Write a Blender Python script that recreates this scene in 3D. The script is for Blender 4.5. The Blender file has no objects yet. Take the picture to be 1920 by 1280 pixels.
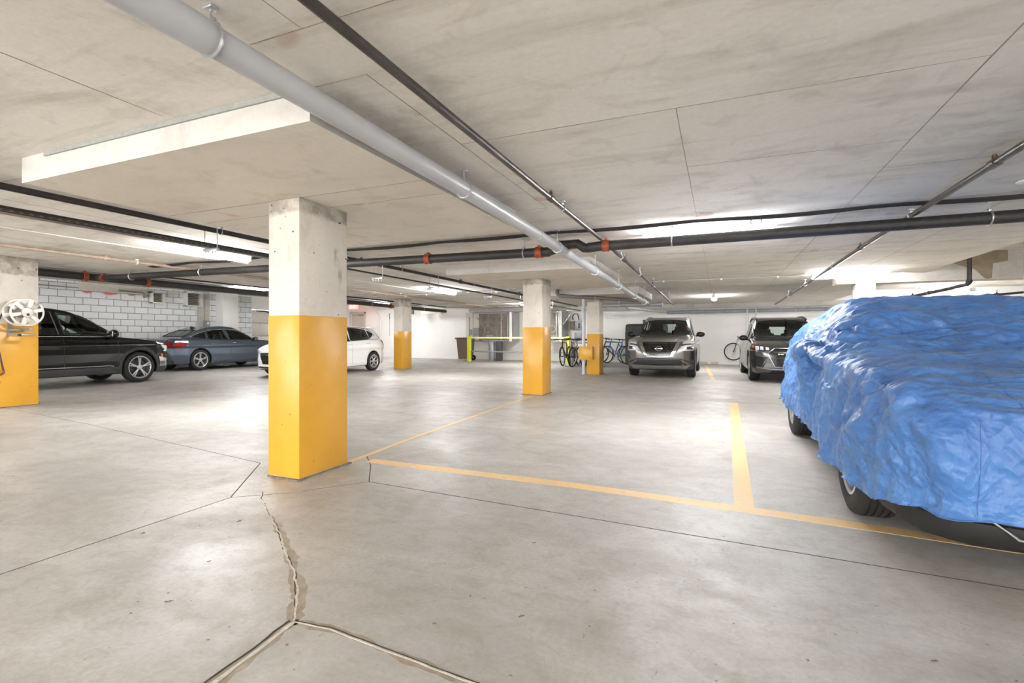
import bpy, bmesh, math, random
import numpy as np
from mathutils import Vector, Matrix
from mathutils.bvhtree import BVHTree
random.seed(7)
PI = math.pi
scn = bpy.context.scene
col = scn.collection
# ------------------------------------------------------------------ camera
# world: Z up, metres; the building's long axis is Y, the camera stands at the origin 1.15 m up
EYE = 1.15
FPX = 935.0
YAW = math.atan(390 / 935.0)
cd = bpy.data.cameras.new('camera')
cd.sensor_width = 36.0
cd.lens = 36.0 * FPX / 1920.0
cd.shift_y = -11.0 / 1920.0
cd.clip_start = 0.05
cam = bpy.data.objects.new('camera', cd)
cam.location = (0, 0, EYE)
cam.rotation_euler = (PI / 2, 0, YAW)
col.objects.link(cam)
scn.camera = cam
# ------------------------------------------------------------------ light, exposure
w = bpy.data.worlds.new('world'); scn.world = w; w.use_nodes = True
w.node_tree.nodes['Background'].inputs[0].default_value = (1.0, 0.99, 0.97, 1)
w.node_tree.nodes['Background'].inputs[1].default_value = 2.0
scn.view_settings.view_transform = 'Standard'
scn.view_settings.look = 'None'
scn.view_settings.exposure = 2.52
scn.view_settings.gamma = 1.0
scn.view_settings.use_curve_mapping = False
LAMP = 22.0            # radiance of a fluorescent diffuser
# ------------------------------------------------------------------ measured plan
ZC = 2.43              # underside of the low slab
ZH = 2.80              # underside of the high slab
ZP = 2.25              # underside of a drop panel
XL, XR, YB, YF = -18.0, 9.5, 21.7, -8.0

# ------------------------------------------------------------------ materials
def lin(c):
    return tuple(((v / 12.92) if v <= 0.04045 else ((v + 0.055) / 1.055) ** 2.4) for v in c)
def rgb(r, g, b):
    return lin((r / 255, g / 255, b / 255)) + (1,)
MATS = {}
def simple(name, c, rough=0.5, metal=0.0, coat=0.0, spec=0.5, emit=None, es=0, var=0.0, vscale=8.0, bump=0.0, bscale=60.0, aniso=None):
    if name in MATS: return MATS[name]
    m = bpy.data.materials.new(name); m.use_nodes = True
    nt = m.node_tree; b = nt.nodes['Principled BSDF']
    b.inputs['Base Color'].default_value = c
    b.inputs['Roughness'].default_value = rough
    b.inputs['Metallic'].default_value = metal
    b.inputs['Specular IOR Level'].default_value = spec
    if coat:
        b.inputs['Coat Weight'].default_value = coat; b.inputs['Coat Roughness'].default_value = 0.04
    if emit:
        b.inputs['Emission Color'].default_value = emit; b.inputs['Emission Strength'].default_value = es
    tc = nt.nodes.new('ShaderNodeTexCoord')
    if var:
        n = nt.nodes.new('ShaderNodeTexNoise'); n.inputs['Scale'].default_value = vscale; n.inputs['Detail'].default_value = 6
        nt.links.new(tc.outputs['Object'], n.inputs['Vector'])
        mr = nt.nodes.new('ShaderNodeMapRange'); mr.inputs['From Min'].default_value = 0.3; mr.inputs['From Max'].default_value = 0.7
        mr.inputs['To Min'].default_value = 1 - var; mr.inputs['To Max'].default_value = 1 + var
        nt.links.new(n.outputs['Fac'], mr.inputs['Value'])
        mx = nt.nodes.new('ShaderNodeVectorMath'); mx.operation = 'SCALE'; mx.inputs[0].default_value = c[:3]
        nt.links.new(mr.outputs[0], mx.inputs['Scale']); nt.links.new(mx.outputs[0], b.inputs['Base Color'])
    if bump:
        n2 = nt.nodes.new('ShaderNodeTexNoise'); n2.inputs['Scale'].default_value = bscale; n2.inputs['Detail'].default_value = 5
        nt.links.new(tc.outputs['Object'], n2.inputs['Vector'])
        bp = nt.nodes.new('ShaderNodeBump'); bp.inputs['Strength'].default_value = bump; bp.inputs['Distance'].default_value = 0.02
        nt.links.new(n2.outputs['Fac'], bp.inputs['Height']); nt.links.new(bp.outputs[0], b.inputs['Normal'])
    MATS[name] = m
    return m

class NT:
    """small helper to write node graphs"""
    def __init__(s, name):
        s.m = bpy.data.materials.new(name); s.m.use_nodes = True; s.t = s.m.node_tree
        s.b = s.t.nodes['Principled BSDF']; MATS[name] = s.m
        s.tc = s.t.nodes.new('ShaderNodeTexCoord')
    def n(s, typ, **kw):
        o = s.t.nodes.new(typ)
        for k, v in kw.items(): setattr(o, k, v)
        return o
    def l(s, a, b): s.t.links.new(a, b)
    def mapping(s, scale=(1, 1, 1), rot=(0, 0, 0), src='Object'):
        mp = s.n('ShaderNodeMapping'); mp.inputs['Scale'].default_value = scale; mp.inputs['Rotation'].default_value = rot
        s.l(s.tc.outputs[src], mp.inputs['Vector']); return mp.outputs[0]
    def noise(s, vec, scale, detail=6, rough=0.55, dist=0.0):
        o = s.n('ShaderNodeTexNoise'); o.inputs['Scale'].default_value = scale; o.inputs['Detail'].default_value = detail
        o.inputs['Roughness'].default_value = rough; o.inputs['Distortion'].default_value = dist
        s.l(vec, o.inputs['Vector']); return o.outputs['Fac']
    def rng(s, v, a, b, c, d, clamp=True):
        o = s.n('ShaderNodeMapRange'); o.clamp = clamp
        for i, x in zip(('From Min', 'From Max', 'To Min', 'To Max'), (a, b, c, d)): o.inputs[i].default_value = x
        s.l(v, o.inputs['Value']); return o.outputs[0]
    def mix(s, fac, a, b, mode='MIX'):
        o = s.n('ShaderNodeMix', data_type='RGBA', blend_type=mode)
        for k, v in ((0, fac), (6, a), (7, b)):
            if isinstance(v, (int, float)): o.inputs[k].default_value = v
            elif isinstance(v, tuple): o.inputs[k].default_value = v
            else: s.l(v, o.inputs[k])
        return o.outputs[2]
    def math(s, op, a, b=0.0):
        o = s.n('ShaderNodeMath', operation=op)
        for k, v in ((0, a), (1, b)):
            if isinstance(v, (int, float)): o.inputs[k].default_value = v
            else: s.l(v, o.inputs[k])
        return o.outputs[0]
    def bump(s, h, strength=0.3, dist=0.01):
        o = s.n('ShaderNodeBump'); o.inputs['Strength'].default_value = strength; o.inputs['Distance'].default_value = dist
        s.l(h, o.inputs['Height']); s.l(o.outputs[0], s.b.inputs['Normal'])

def concrete(name, base, dark, light, streak=(0.35, 2.2, 1.0), rough=0.85, stain=0.25, specks=True, top_dirt=None):
    g = NT(name)
    v = g.mapping(src='Object'); vs = g.mapping(scale=streak)
    big = g.noise(v, 0.55, 5, 0.6, 0.4)
    st = g.noise(vs, 1.7, 8, 0.62, 0.5)
    fine = g.noise(v, 28, 6, 0.7)
    c = g.mix(g.rng(big, 0.35, 0.7, 0, 0.55), base, light)
    c = g.mix(g.rng(st, 0.5, 0.78, 0, stain), c, dark)
    c = g.mix(g.rng(fine, 0.3, 0.75, 0.0, 0.18), c, dark)
    if specks:
        md_ = g.noise(v, 2.6, 7, .65, .6)
        c = g.mix(g.rng(md_, .52, .72, 0, .4), c, dark)
        sp = g.noise(g.mapping(scale=(5, 9, 7)), 3.0, 3, 0.5)
        c = g.mix(g.rng(sp, 0.70, 0.76, 0, 0.35), c, dark)
        ru = g.noise(v, 2.3, 2, 0.4)
        c = g.mix(g.rng(ru, 0.755, 0.79, 0, 0.35), c, rgb(170, 110, 60))
    if top_dirt is not None:      # damp, unpainted mould band that the photograph shows under the slab
        sep = g.n('ShaderNodeSeparateXYZ'); g.l(g.tc.outputs['Object'], sep.inputs[0])
        edge = g.noise(v, 9, 4, 0.6)
        zz = g.math('ADD', sep.outputs[2], g.math('MULTIPLY', edge, 0.10))
        f = g.rng(zz, top_dirt, top_dirt + 0.03, 0, 0.6)
        blot = g.noise(g.mapping(scale=(3, 3, 1.2)), 3.2, 6, 0.65)
        c = g.mix(g.math('MULTIPLY', f, g.rng(g.noise(v, 7, 5, .6), 0.35, 0.6, 0.35, 1.0)), c, rgb(98, 88, 74))
        c = g.mix(g.rng(blot, 0.60, 0.72, 0, 0.55), c, rgb(120, 108, 92))
        hole = g.noise(v, 26, 1, 0.3)
        c = g.mix(g.rng(hole, 0.755, 0.775, 0, 0.9), c, rgb(50, 45, 38))
    g.l(c, g.b.inputs['Base Color'])
    g.b.inputs['Roughness'].default_value = rough
    g.b.inputs['Specular IOR Level'].default_value = 0.25
    g.bump(g.math('ADD', fine, g.math('MULTIPLY', st, 0.8)), 0.18, 0.006)
    return g.m
concrete('ceiling_concrete', rgb(222, 216, 206), rgb(152, 141, 124), rgb(242, 238, 231), streak=(0.45, 2.4, 1), stain=0.5)
concrete('panel_concrete', rgb(216, 208, 195), rgb(168, 154, 134), rgb(230, 223, 212), streak=(0.6, 1.8, 1))
concrete('edge_concrete', rgb(200, 196, 189), rgb(140, 133, 123), rgb(216, 212, 206), streak=(1, 1, 3), stain=0.35)
concrete('column_concrete', rgb(206, 199, 188), rgb(160, 150, 136), rgb(224, 218, 209), streak=(1.5, 1.5, 0.6), top_dirt=2.17)
concrete('wall_concrete', rgb(226, 221, 212), rgb(190, 182, 170), rgb(238, 234, 227), streak=(0.4, 0.4, 1.6), stain=0.2, specks=False)

def floor_mat():
    g = NT('floor_concrete')
    v = g.mapping(src='Object')
    big = g.noise(v, 0.35, 6, 0.6, 0.6); mid = g.noise(v, 1.6, 8, 0.62, 0.8); fine = g.noise(v, 45, 6, 0.75)
    arc = g.noise(g.mapping(scale=(0.5, 1.5, 1), rot=(0, 0, 0.35)), 1.1, 7, 0.6, 0.9)
    c = g.mix(g.rng(big, 0.35, 0.68, 0, 1), rgb(170, 168, 164), rgb(192, 191, 189))
    c = g.mix(g.rng(mid, 0.42, 0.72, 0, 0.55), c, rgb(150, 142, 130))
    c = g.mix(g.rng(arc, 0.5, 0.75, 0, 0.5), c, rgb(216, 214, 210))
    pat = g.noise(g.mapping(scale=(1, 1.3, 1)), 6.5, 9, 0.75, 0.5)
    c = g.mix(g.rng(pat, 0.47, 0.66, 0, 0.45), c, rgb(148, 139, 126))
    c = g.mix(g.rng(fine, 0.35, 0.75, 0, 0.4), c, rgb(130, 122, 110))
    sp = g.noise(g.mapping(scale=(1, 1.4, 1)), 30, 2, 0.4)
    c = g.mix(g.rng(sp, 0.745, 0.76, 0, 0.75), c, rgb(84, 74, 64))
    sc = g.noise(g.mapping(scale=(14, 3, 1), rot=(0, 0, 0.8)), 3.2, 3, 0.5, 2.0)
    c = g.mix(g.rng(sc, 0.735, 0.75, 0, 0.5), c, rgb(100, 90, 78))
    g.l(c, g.b.inputs['Base Color'])
    r = g.rng(g.math('ADD', g.math('MULTIPLY', mid, 0.5), g.math('ADD', g.math('MULTIPLY', fine, 0.2), g.math('MULTIPLY', pat, 0.3))), 0.38, 0.62, 0.34, 0.60)
    g.l(r, g.b.inputs['Roughness'])
    g.b.inputs['Specular IOR Level'].default_value = 0.55
    g.bump(g.math('ADD', g.math('MULTIPLY', fine, 0.5), mid), 0.12, 0.008)
    return g.m
floor_mat()

def paint_mat(name, c, rough=0.32, wear=0.1, wearc=rgb(190, 182, 168)):
    g = NT(name); v = g.mapping(src='Object')
    a = g.noise(v, 1.3, 5, 0.6); ch = g.noise(v, 22, 2, 0.4); f = g.noise(v, 60, 4, 0.6)
    d = tuple(x * 0.86 for x in c[:3]) + (1,)
    k = g.mix(g.rng(a, 0.35, 0.65, 0, 1), d, c)
    k = g.mix(g.rng(ch, 0.765, 0.78, 0, 1), k, rgb(120, 80, 20))
    if wear:
        w_ = g.noise(g.mapping(scale=(1, 1, 1)), 14, 8, 0.75)
        k = g.mix(g.rng(w_, 0.66 - wear, 0.72 - wear, 0, 0.8), k, wearc)
    g.l(k, g.b.inputs['Base Color'])
    g.b.inputs['Roughness'].default_value = rough
    g.bump(g.math('ADD', f, g.math('MULTIPLY', a, 2.0)), 0.12, 0.004)
    return g.m
paint_mat('yellow_paint', rgb(218, 162, 50), 0.3, 0.0)
paint_mat('line_paint', rgb(228, 192, 136), 0.5, 0.12)
paint_mat('rail_yellow', rgb(226, 226, 60), 0.4, 0.0)

def block_mat():
    g = NT('painted_block')
    sep = g.n('ShaderNodeSeparateXYZ'); g.l(g.tc.outputs['Object'], sep.inputs[0])
    cmb = g.n('ShaderNodeCombineXYZ'); g.l(sep.outputs[1], cmb.inputs[0]); g.l(sep.outputs[2], cmb.inputs[1])
    br = g.n('ShaderNodeTexBrick'); br.offset = 0.5
    br.inputs['Scale'].default_value = 1.0; br.inputs['Mortar Size'].default_value = 0.009
    br.inputs['Brick Width'].default_value = 0.42; br.inputs['Row Height'].default_value = 0.21
    br.inputs['Color1'].default_value = rgb(240, 241, 242); br.inputs['Color2'].default_value = rgb(230, 232, 234)
    br.inputs['Mortar'].default_value = rgb(128, 128, 126)
    g.l(cmb.outputs[0], br.inputs['Vector'])
    n = g.noise(g.mapping(), 18, 6, 0.7)
    c = g.mix(g.rng(n, 0.4, 0.75, 0, 0.25), br.outputs['Color'], rgb(190, 192, 192))
    g.l(c, g.b.inputs['Base Color']); g.b.inputs['Roughness'].default_value = 0.75
    g.bump(g.math('SUBTRACT', 1.0, br.outputs['Fac']), 0.8, 0.012)
    return g.m
block_mat()

WHITE = simple('white_wall_paint', rgb(250, 249, 246), 0.7, var=0.03, vscale=1.2, bump=0.08, bscale=20)
PVC = simple('grey_pvc', rgb(176, 177, 178), 0.38, var=0.06, vscale=3)
IRON = simple('black_iron', rgb(48, 44, 41), 0.42, var=0.35, vscale=6, bump=0.25, bscale=50)
CAST = simple('cast_iron_drain', rgb(40, 37, 35), 0.45, var=0.3, vscale=9, bump=0.3, bscale=120)
STEEL = simple('grey_steel_pipe', rgb(84, 78, 73), 0.34, metal=0.6, var=0.25, vscale=7, bump=0.15, bscale=80)
GALV = simple('galvanised_steel', rgb(190, 192, 194), 0.35, metal=0.8, var=0.12, vscale=12)
ORANGE = simple('orange_coupling', rgb(150, 66, 38), 0.5, var=0.2, vscale=30)
BRASS = simple('rusty_brass', rgb(120, 82, 58), 0.4, metal=0.5)
CABLE = simple('black_cable', rgb(26, 25, 24), 0.5)
CONDUIT = simple('conduit_metal', rgb(205, 205, 202), 0.35, metal=0.5)
RUBBER = simple('tyre_rubber', rgb(36, 35, 34), 0.75, bump=0.15, bscale=140)
BLACKP = simple('black_plastic', rgb(22, 22, 23), 0.45)
GREYP = simple('dark_grey_plastic', rgb(58, 59, 61), 0.55)
CHROME = simple('chrome', rgb(225, 226, 228), 0.12, metal=1.0)
ALLOY = simple('alloy_silver', rgb(205, 206, 208), 0.28, metal=0.75)
ALLOYD = simple('alloy_dark', rgb(70, 70, 72), 0.4, metal=0.6)  # dark grey metal of the brake discs
WHITEM = simple('white_enamel', rgb(236, 235, 230), 0.35)
OFFW = simple('offwhite_enamel', rgb(214, 207, 196), 0.4, var=0.06, vscale=10)
GREYM = simple('grey_enamel', rgb(150, 152, 152), 0.4, metal=0.2)
REDL = simple('red_lens', rgb(150, 10, 12), 0.55, spec=.2)
AMBER = simple('amber_lens', rgb(240, 130, 20), 0.2, coat=0.5)
LENS = simple('clear_lens', rgb(232, 236, 240), 0.22, metal=0.3, coat=1.0)
SEAT = simple('seat_cloth', rgb(34, 34, 36), 0.8)
JOINT = simple('joint_gap', rgb(70, 64, 58), 0.9)
SEAMM = simple('seam_beige', rgb(150, 141, 126), 0.9, var=.25, vscale=6)  # muted beige of the form seams in slab and panels
TUBE = simple('lamp_diffuser', rgb(255, 255, 255), 0.4, emit=(0.98, 0.985, 1.0, 1), es=LAMP)
def glass_mat(name, tint, gloss=0.12):
    if name in MATS: return MATS[name]
    m = bpy.data.materials.new(name); m.use_nodes = True; nt = m.node_tree
    nt.nodes.clear()
    o = nt.nodes.new('ShaderNodeOutputMaterial'); mx = nt.nodes.new('ShaderNodeMixShader')
    t = nt.nodes.new('ShaderNodeBsdfTransparent'); t.inputs[0].default_value = tint
    g = nt.nodes.new('ShaderNodeBsdfGlossy'); g.inputs['Roughness'].default_value = 0.02
    f = nt.nodes.new('ShaderNodeFresnel'); f.inputs[0].default_value = 1.5
    a = nt.nodes.new('ShaderNodeMath'); a.operation = 'ADD'; a.inputs[1].default_value = gloss * 0.3
    nt.links.new(f.outputs[0], a.inputs[0]); nt.links.new(a.outputs[0], mx.inputs[0])
    nt.links.new(t.outputs[0], mx.inputs[1]); nt.links.new(g.outputs[0], mx.inputs[2]); nt.links.new(mx.outputs[0], o.inputs[0])
    MATS[name] = m; return m
GLASS = glass_mat('window_glass', (0.82, 0.90, 0.87, 1))
DGLASS = glass_mat('privacy_glass', (0.08, 0.09, 0.09, 1))
def paint_car(name, c, metal=0.5, rough=0.3, coat=0.8):
    g = NT(name)
    geo = g.n('ShaderNodeNewGeometry')
    g.l(g.mix(geo.outputs['Backfacing'], c, rgb(30, 30, 31)), g.b.inputs['Base Color'])
    g.b.inputs['Metallic'].default_value = metal; g.b.inputs['Roughness'].default_value = rough
    g.b.inputs['Coat Weight'].default_value = coat; g.b.inputs['Coat Roughness'].default_value = 0.03; g.b.inputs['Specular IOR Level'].default_value = .3
    return g.m

# ------------------------------------------------------------------ mesh building
class MB:
    def __init__(s): s.v = []; s.f = []; s.mi = []; s.cur = 0
    def add(s, vs, fs):
        o = len(s.v); s.v.extend([tuple(p) for p in vs]); s.f.extend([tuple(i + o for i in f) for f in fs]); s.mi.extend([s.cur] * len(fs)); return s
    def box(s, x0, x1, y0, y1, z0, z1):
        return s.add([(x0, y0, z0), (x1, y0, z0), (x1, y1, z0), (x0, y1, z0), (x0, y0, z1), (x1, y0, z1), (x1, y1, z1), (x0, y1, z1)],
                     [(0, 3, 2, 1), (4, 5, 6, 7), (0, 1, 5, 4), (1, 2, 6, 5), (2, 3, 7, 6), (3, 0, 4, 7)])
    def cbox(s, c, d): return s.box(c[0] - d[0] / 2, c[0] + d[0] / 2, c[1] - d[1] / 2, c[1] + d[1] / 2, c[2] - d[2] / 2, c[2] + d[2] / 2)
    def rbox(s, x0, x1, y0, y1, z0, z1, b=0.01, seg=2):
        bm = bmesh.new(); bmesh.ops.create_cube(bm, size=1)
        for v in bm.verts: v.co = Vector(((x0 + x1) / 2 + v.co.x * (x1 - x0), (y0 + y1) / 2 + v.co.y * (y1 - y0), (z0 + z1) / 2 + v.co.z * (z1 - z0)))
        b = min(b, 0.49 * min(x1 - x0, y1 - y0, z1 - z0))
        bmesh.ops.bevel(bm, geom=bm.edges[:], offset=b, segments=seg, affect='EDGES', profile=0.5)
        return s.bm(bm)
    def bm(s, bm, M=None):
        if M is not None: bm.transform(M)
        bm.verts.index_update()
        s.add([v.co[:] for v in bm.verts], [[v.index for v in f.verts] for f in bm.faces]); bm.free(); return s
    def tube(s, pts, r, n=12, closed=False, caps=True):
        pts = [Vector(p) for p in pts]
        rr = r if isinstance(r, (list, tuple)) else [r] * len(pts)
        N = len(pts); vs = []; fs = []
        up = None
        for i, p in enumerate(pts):
            if closed: t = (pts[(i + 1) % N] - pts[i - 1])
            else: t = pts[min(i + 1, N - 1)] - pts[max(i - 1, 0)]
            if t.length < 1e-9: t = Vector((0, 0, 1))
            t.normalize()
            if up is None:
                a = Vector((0, 0, 1)) if abs(t.z) < 0.9 else Vector((1, 0, 0))
                up = (a - t * a.dot(t)).normalized()
            else:
                up = up - t * up.dot(t)
                if up.length < 1e-6: up = t.orthogonal()
                up.normalize()
            sd = t.cross(up)
            for k in range(n):
                a = 2 * PI * k / n
                vs.append(p + (up * math.cos(a) + sd * math.sin(a)) * rr[i])
        for i in range(N if closed else N - 1):
            j = (i + 1) % N
            for k in range(n):
                k2 = (k + 1) % n
                fs.append((i * n + k, i * n + k2, j * n + k2, j * n + k))
        if caps and not closed:
            fs.append(tuple(range(n - 1, -1, -1))); fs.append(tuple((N - 1) * n + k for k in range(n)))
        return s.add(vs, fs)
    def cyl(s, a, b, r, n=16): return s.tube([a, b], r, n)
    def lathe(s, prof, c=(0, 0, 0), ax='y', n=48, closed=True):
        # prof: list of (radius, along)
        vs = []; fs = []; K = len(prof)
        for i in range(n):
            a = 2 * PI * i / n; ca, sa = math.cos(a), math.sin(a)
            for r, h in prof:
                if ax == 'y': p = (c[0] + r * ca, c[1] + h, c[2] + r * sa)
                elif ax == 'z': p = (c[0] + r * ca, c[1] + r * sa, c[2] + h)
                else: p = (c[0] + h, c[1] + r * ca, c[2] + r * sa)
                vs.append(p)
        for i in range(n):
            j = (i + 1) % n
            for k in range(K if closed else K - 1):
                k2 = (k + 1) % K
                fs.append((i * K + k, i * K + k2, j * K + k2, j * K + k))
        return s.add(vs, fs)
    def prism(s, poly, h0, h1, ax='z'):
        n = len(poly)
        def P(a, b, h): return {'z': (a, b, h), 'y': (a, h, b), 'x': (h, a, b)}[ax]
        vs = [P(a, b, h0) for a, b in poly] + [P(a, b, h1) for a, b in poly]
        fs = [tuple(range(n - 1, -1, -1)), tuple(range(n, 2 * n))] + [(i, (i + 1) % n, n + (i + 1) % n, n + i) for i in range(n)]
        return s.add(vs, fs)
    def sphere(s, c, r, u=16, v=10, sc=(1, 1, 1)):
        bm = bmesh.new(); bmesh.ops.create_uvsphere(bm, u_segments=u, v_segments=v, radius=r)
        return s.bm(bm, Matrix.Translation(c) @ Matrix.Diagonal((*sc, 1)))
    def build(s, name, mat, parent=None, smooth=40, fixn=True, loc=None, rot=None):
        me = bpy.data.meshes.new(name); me.from_pydata(s.v, [], s.f)
        mats = mat if isinstance(mat, (list, tuple)) else [mat]
        for m in mats: me.materials.append(m)
        if len(mats) > 1: me.polygons.foreach_set('material_index', s.mi)
        if fixn:
            bm = bmesh.new(); bm.from_mesh(me); bmesh.ops.recalc_face_normals(bm, faces=bm.faces[:]); bm.to_mesh(me); bm.free()
        if smooth:
            me.polygons.foreach_set('use_smooth', [True] * len(me.polygons))
            me.set_sharp_from_angle(angle=math.radians(smooth))
        me.update()
        o = bpy.data.objects.new(name, me); col.objects.link(o)
        if parent: o.parent = parent
        if loc: o.location = loc
        if rot: o.rotation_euler = rot
        return o
def tag(o, label=None, cat=None, group=None, kind=None):
    if label: o['label'] = label
    if cat: o['category'] = cat
    if group: o['group'] = group
    if kind: o['kind'] = kind
    return o
def empty(name, loc=(0, 0, 0), rz=0.0, parent=None):
    o = bpy.data.objects.new(name, None); col.objects.link(o); o.location = loc; o.rotation_euler = (0, 0, rz)
    o.empty_display_size = 0.1
    if parent: o.parent = parent
    return o
def part(mb, name, mat, parent, label=None, **k):
    o = mb.build(name, mat, parent, **k)
    if label: o['label'] = label
    return o
def kids(o): return [c for c in bpy.data.objects if c.parent is o]
def copy_tree(o, parent=None, top=True):
    ch = kids(o); c = o.copy(); col.objects.link(c)
    c.parent = parent
    for k in ch: copy_tree(k, c, False)
    return c
def M(n): return MATS[n]
def text_on(parent, body, size, loc, rot, mat, name='lettering', ext=.002):
    fc = bpy.data.curves.new(name, 'FONT'); fc.body = body; fc.size = size; fc.align_x = 'CENTER'; fc.align_y = 'CENTER'; fc.extrude = ext
    fo = bpy.data.objects.new(name, fc); col.objects.link(fo); dg = bpy.context.evaluated_depsgraph_get(); dg.update()
    me = bpy.data.meshes.new_from_object(fo.evaluated_get(dg)); me.materials.clear(); me.materials.append(mat)
    bpy.data.objects.remove(fo)
    o = bpy.data.objects.new(name, me); col.objects.link(o); o.parent = parent; o.rotation_euler = rot; o.location = loc
    return o
def arc(c, r, a0, a1, n=8, ax='y'):
    out = []
    for i in range(n + 1):
        a = a0 + (a1 - a0) * i / n
        if ax == 'y': out.append((c[0] + r * math.cos(a), c[1], c[2] + r * math.sin(a)))
        elif ax == 'z': out.append((c[0] + r * math.cos(a), c[1] + r * math.sin(a), c[2]))
        else: out.append((c[0], c[1] + r * math.cos(a), c[2] + r * math.sin(a)))
    return out

# ================================================================== SETTING
def struct(name, mb, mat, parent=None, smooth=0, **k):
    o = mb.build(name, mat, parent, smooth=smooth, **k)
    if parent is None: o['kind'] = 'structure'
    return o
def strip_mb(mb, pts, wid, z, side=1, th=0.002):
    """a thin raised ribbon along pts (list of (x,y[,w]))"""
    P = [Vector((p[0], p[1], 0)) for p in pts]; L = []; R = []
    for i, p in enumerate(P):
        t = (P[min(i + 1, len(P) - 1)] - P[max(i - 1, 0)]).normalized(); nrm = Vector((-t.y, t.x, 0))
        ww = pts[i][2] if len(pts[i]) > 2 else wid
        L.append(p + nrm * ww / 2); R.append(p - nrm * ww / 2)
    n = len(P); z0, z1 = (z, z + th * side)
    vs = [(a.x, a.y, z1) for a in L] + [(a.x, a.y, z1) for a in R] + [(a.x, a.y, z0) for a in L] + [(a.x, a.y, z0) for a in R]
    fs = []
    for i in range(n - 1):
        fs += [(i, i + 1, n + i + 1, n + i), (2 * n + i, 3 * n + i, 3 * n + i + 1, 2 * n + i + 1), (i, 2 * n + i, 2 * n + i + 1, i + 1), (n + i, n + i + 1, 3 * n + i + 1, 3 * n + i)]
    fs += [(0, n, 3 * n, 2 * n), (n - 1, 3 * n - 1, 4 * n - 1, 2 * n - 1)]
    return mb.add(vs, fs)
def jag(pts, amp, step=0.05, seed=1, w0=0.01, w1=0.02):
    rnd = random.Random(seed); out = []; cur = 0.0; cw = (w0 + w1) / 2
    for a, b in zip(pts[:-1], pts[1:]):
        L = math.dist(a, b); k = max(1, int(L / step))
        for i in range(k):
            t = i / k; cur = max(-amp, min(amp, cur * .8 + (rnd.random() - .5) * 1.1 * amp)); j = cur
            dx, dy = (b[0] - a[0]) / L, (b[1] - a[1]) / L
            out.append((a[0] + (b[0] - a[0]) * t - dy * j, a[1] + (b[1] - a[1]) * t + dx * j, cw))
            cw = max(w0, min(w1, cw + (rnd.random() - .5) * (w1 - w0) * .8))
    out.append((pts[-1][0], pts[-1][1], w0))
    return out

floor = struct('floor', MB().box(XL - 1.6, XR, YF, YB + .1, -0.2, 0), M('floor_concrete'))
# painted bay lines, saw-cut joints and the cracks are flat marks of the floor itself
def fl(name, pts, wid, mat, label=None, z=0.0, th=0.0015):
    o = strip_mb(MB(), pts, wid, z, 1, th).build(name, mat, floor, smooth=0)
    if label: o['label'] = label
    return o
fl('painted_line', [(-2.98, 3.735), (-1.03, 3.72), (.86, 3.585), (1.5, 3.52), (3.4, 3.38)], 0.125, M('line_paint'), 'faded yellow bay line across the front of the parking bays')
fl('painted_line', [(.15, 3.65), (.22, 9.34)], 0.125, M('line_paint'), 'yellow bay divider beside the covered car', th=0.002)
fl('painted_line', [(-3.12, 3.63), (-3.2, 5.0), (-3.28, 7.74), (-3.3, 8.9)], 0.06, M('line_paint'), 'thin worn yellow line between the first two pillars', th=0.002)
fl('painted_line', [(-.5, 20.6), (-.16, 14.0)], 0.11, M('line_paint'), 'faint yellow line beside the silver car')
JP = [[(-2.55, 3.19), (1.26, 2.97), (4.0, 2.8)], [(-3.20, 1.27 - 3), (-3.20, 1.27), (-3.21, 2.5)], [(-3.21, 2.5), (-3.83, 3.28)],
      [(-3.83, 3.28), (-7.58, 3.86), (-12, 4.4)], [(-3.19, 3.94), (-2.86, 3.6), (-2.55, 3.19)], [(-3.21, 2.5), (-2.9, 2.75), (-2.55, 3.19)],
      [(-3.25, 10), (-3.25, 14.2)], [(-3.6, 15.5), (-9.9, 15.6)], [(-10.2, 5), (-10.1, 14)], [(-1.0, 9.5), (3.2, 9.4)]]
for i, p in enumerate(JP): fl('saw_cut_joint', p, [0.007, .006, .008, .005, .008, .003, .004, .004, .004, .003][i], JOINT, th=0.001)
CR = [(-3.10, 2.68), (-2.98, 2.56), (-2.61, 2.33), (-2.3, 2.1), (-1.93, 1.84), (-1.68, 1.62), (-1.58, 1.51)]
DIRT = simple('damp_concrete', rgb(150, 138, 122), 0.55, var=0.2, vscale=14, bump=0.3, bscale=30)
CHALK = simple('crack_sealant', rgb(196, 190, 180), 0.6, var=0.15, vscale=40, bump=0.5, bscale=60)
fl('damp_edge', jag([(-2.5, 2.27), (-2.05, 1.93), (-1.68, 1.62), (-1.58, 1.51)], 0.02, 0.03, 3, 0.02, 0.075), 0.05, DIRT, th=0.0006)
fl('damp_edge', jag([(-1.58, 1.51), (-1.55, 1.3), (-1.55, 1.05), (-1.5, .8)], 0.015, 0.03, 4, 0.04, 0.08), 0.05, DIRT, th=0.0006)
fl('damp_edge', jag([(-1.58, 1.51), (-1.3, 1.53), (-1.0, 1.49), (-.7, 1.47), (-.3, 1.5)], 0.012, 0.03, 5, 0.02, 0.05), 0.05, DIRT, th=0.0006)
fl('crack', jag(CR, 0.012, 0.03, 1, 0.002, 0.007), 0.01, JOINT, th=0.0016)
fl('crack', jag(CR[1:], 0.012, 0.03, 1, 0.004, 0.010), 0.01, CHALK, th=0.0022)
fl('crack', jag([(-1.58, 1.51), (-1.56, 1.31), (-1.55, 1.14), (-1.5, .8)], 0.006, 0.04, 2, 0.008, 0.022), 0.02, CHALK, 'chalky white filled crack in the foreground', th=0.003)
fl('crack', jag([(-1.60, 1.51), (-1.58, 1.31), (-1.57, 1.14), (-1.52, .8)], 0.006, 0.04, 8, 0.003, 0.007), 0.02, JOINT, th=0.0035)
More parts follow.
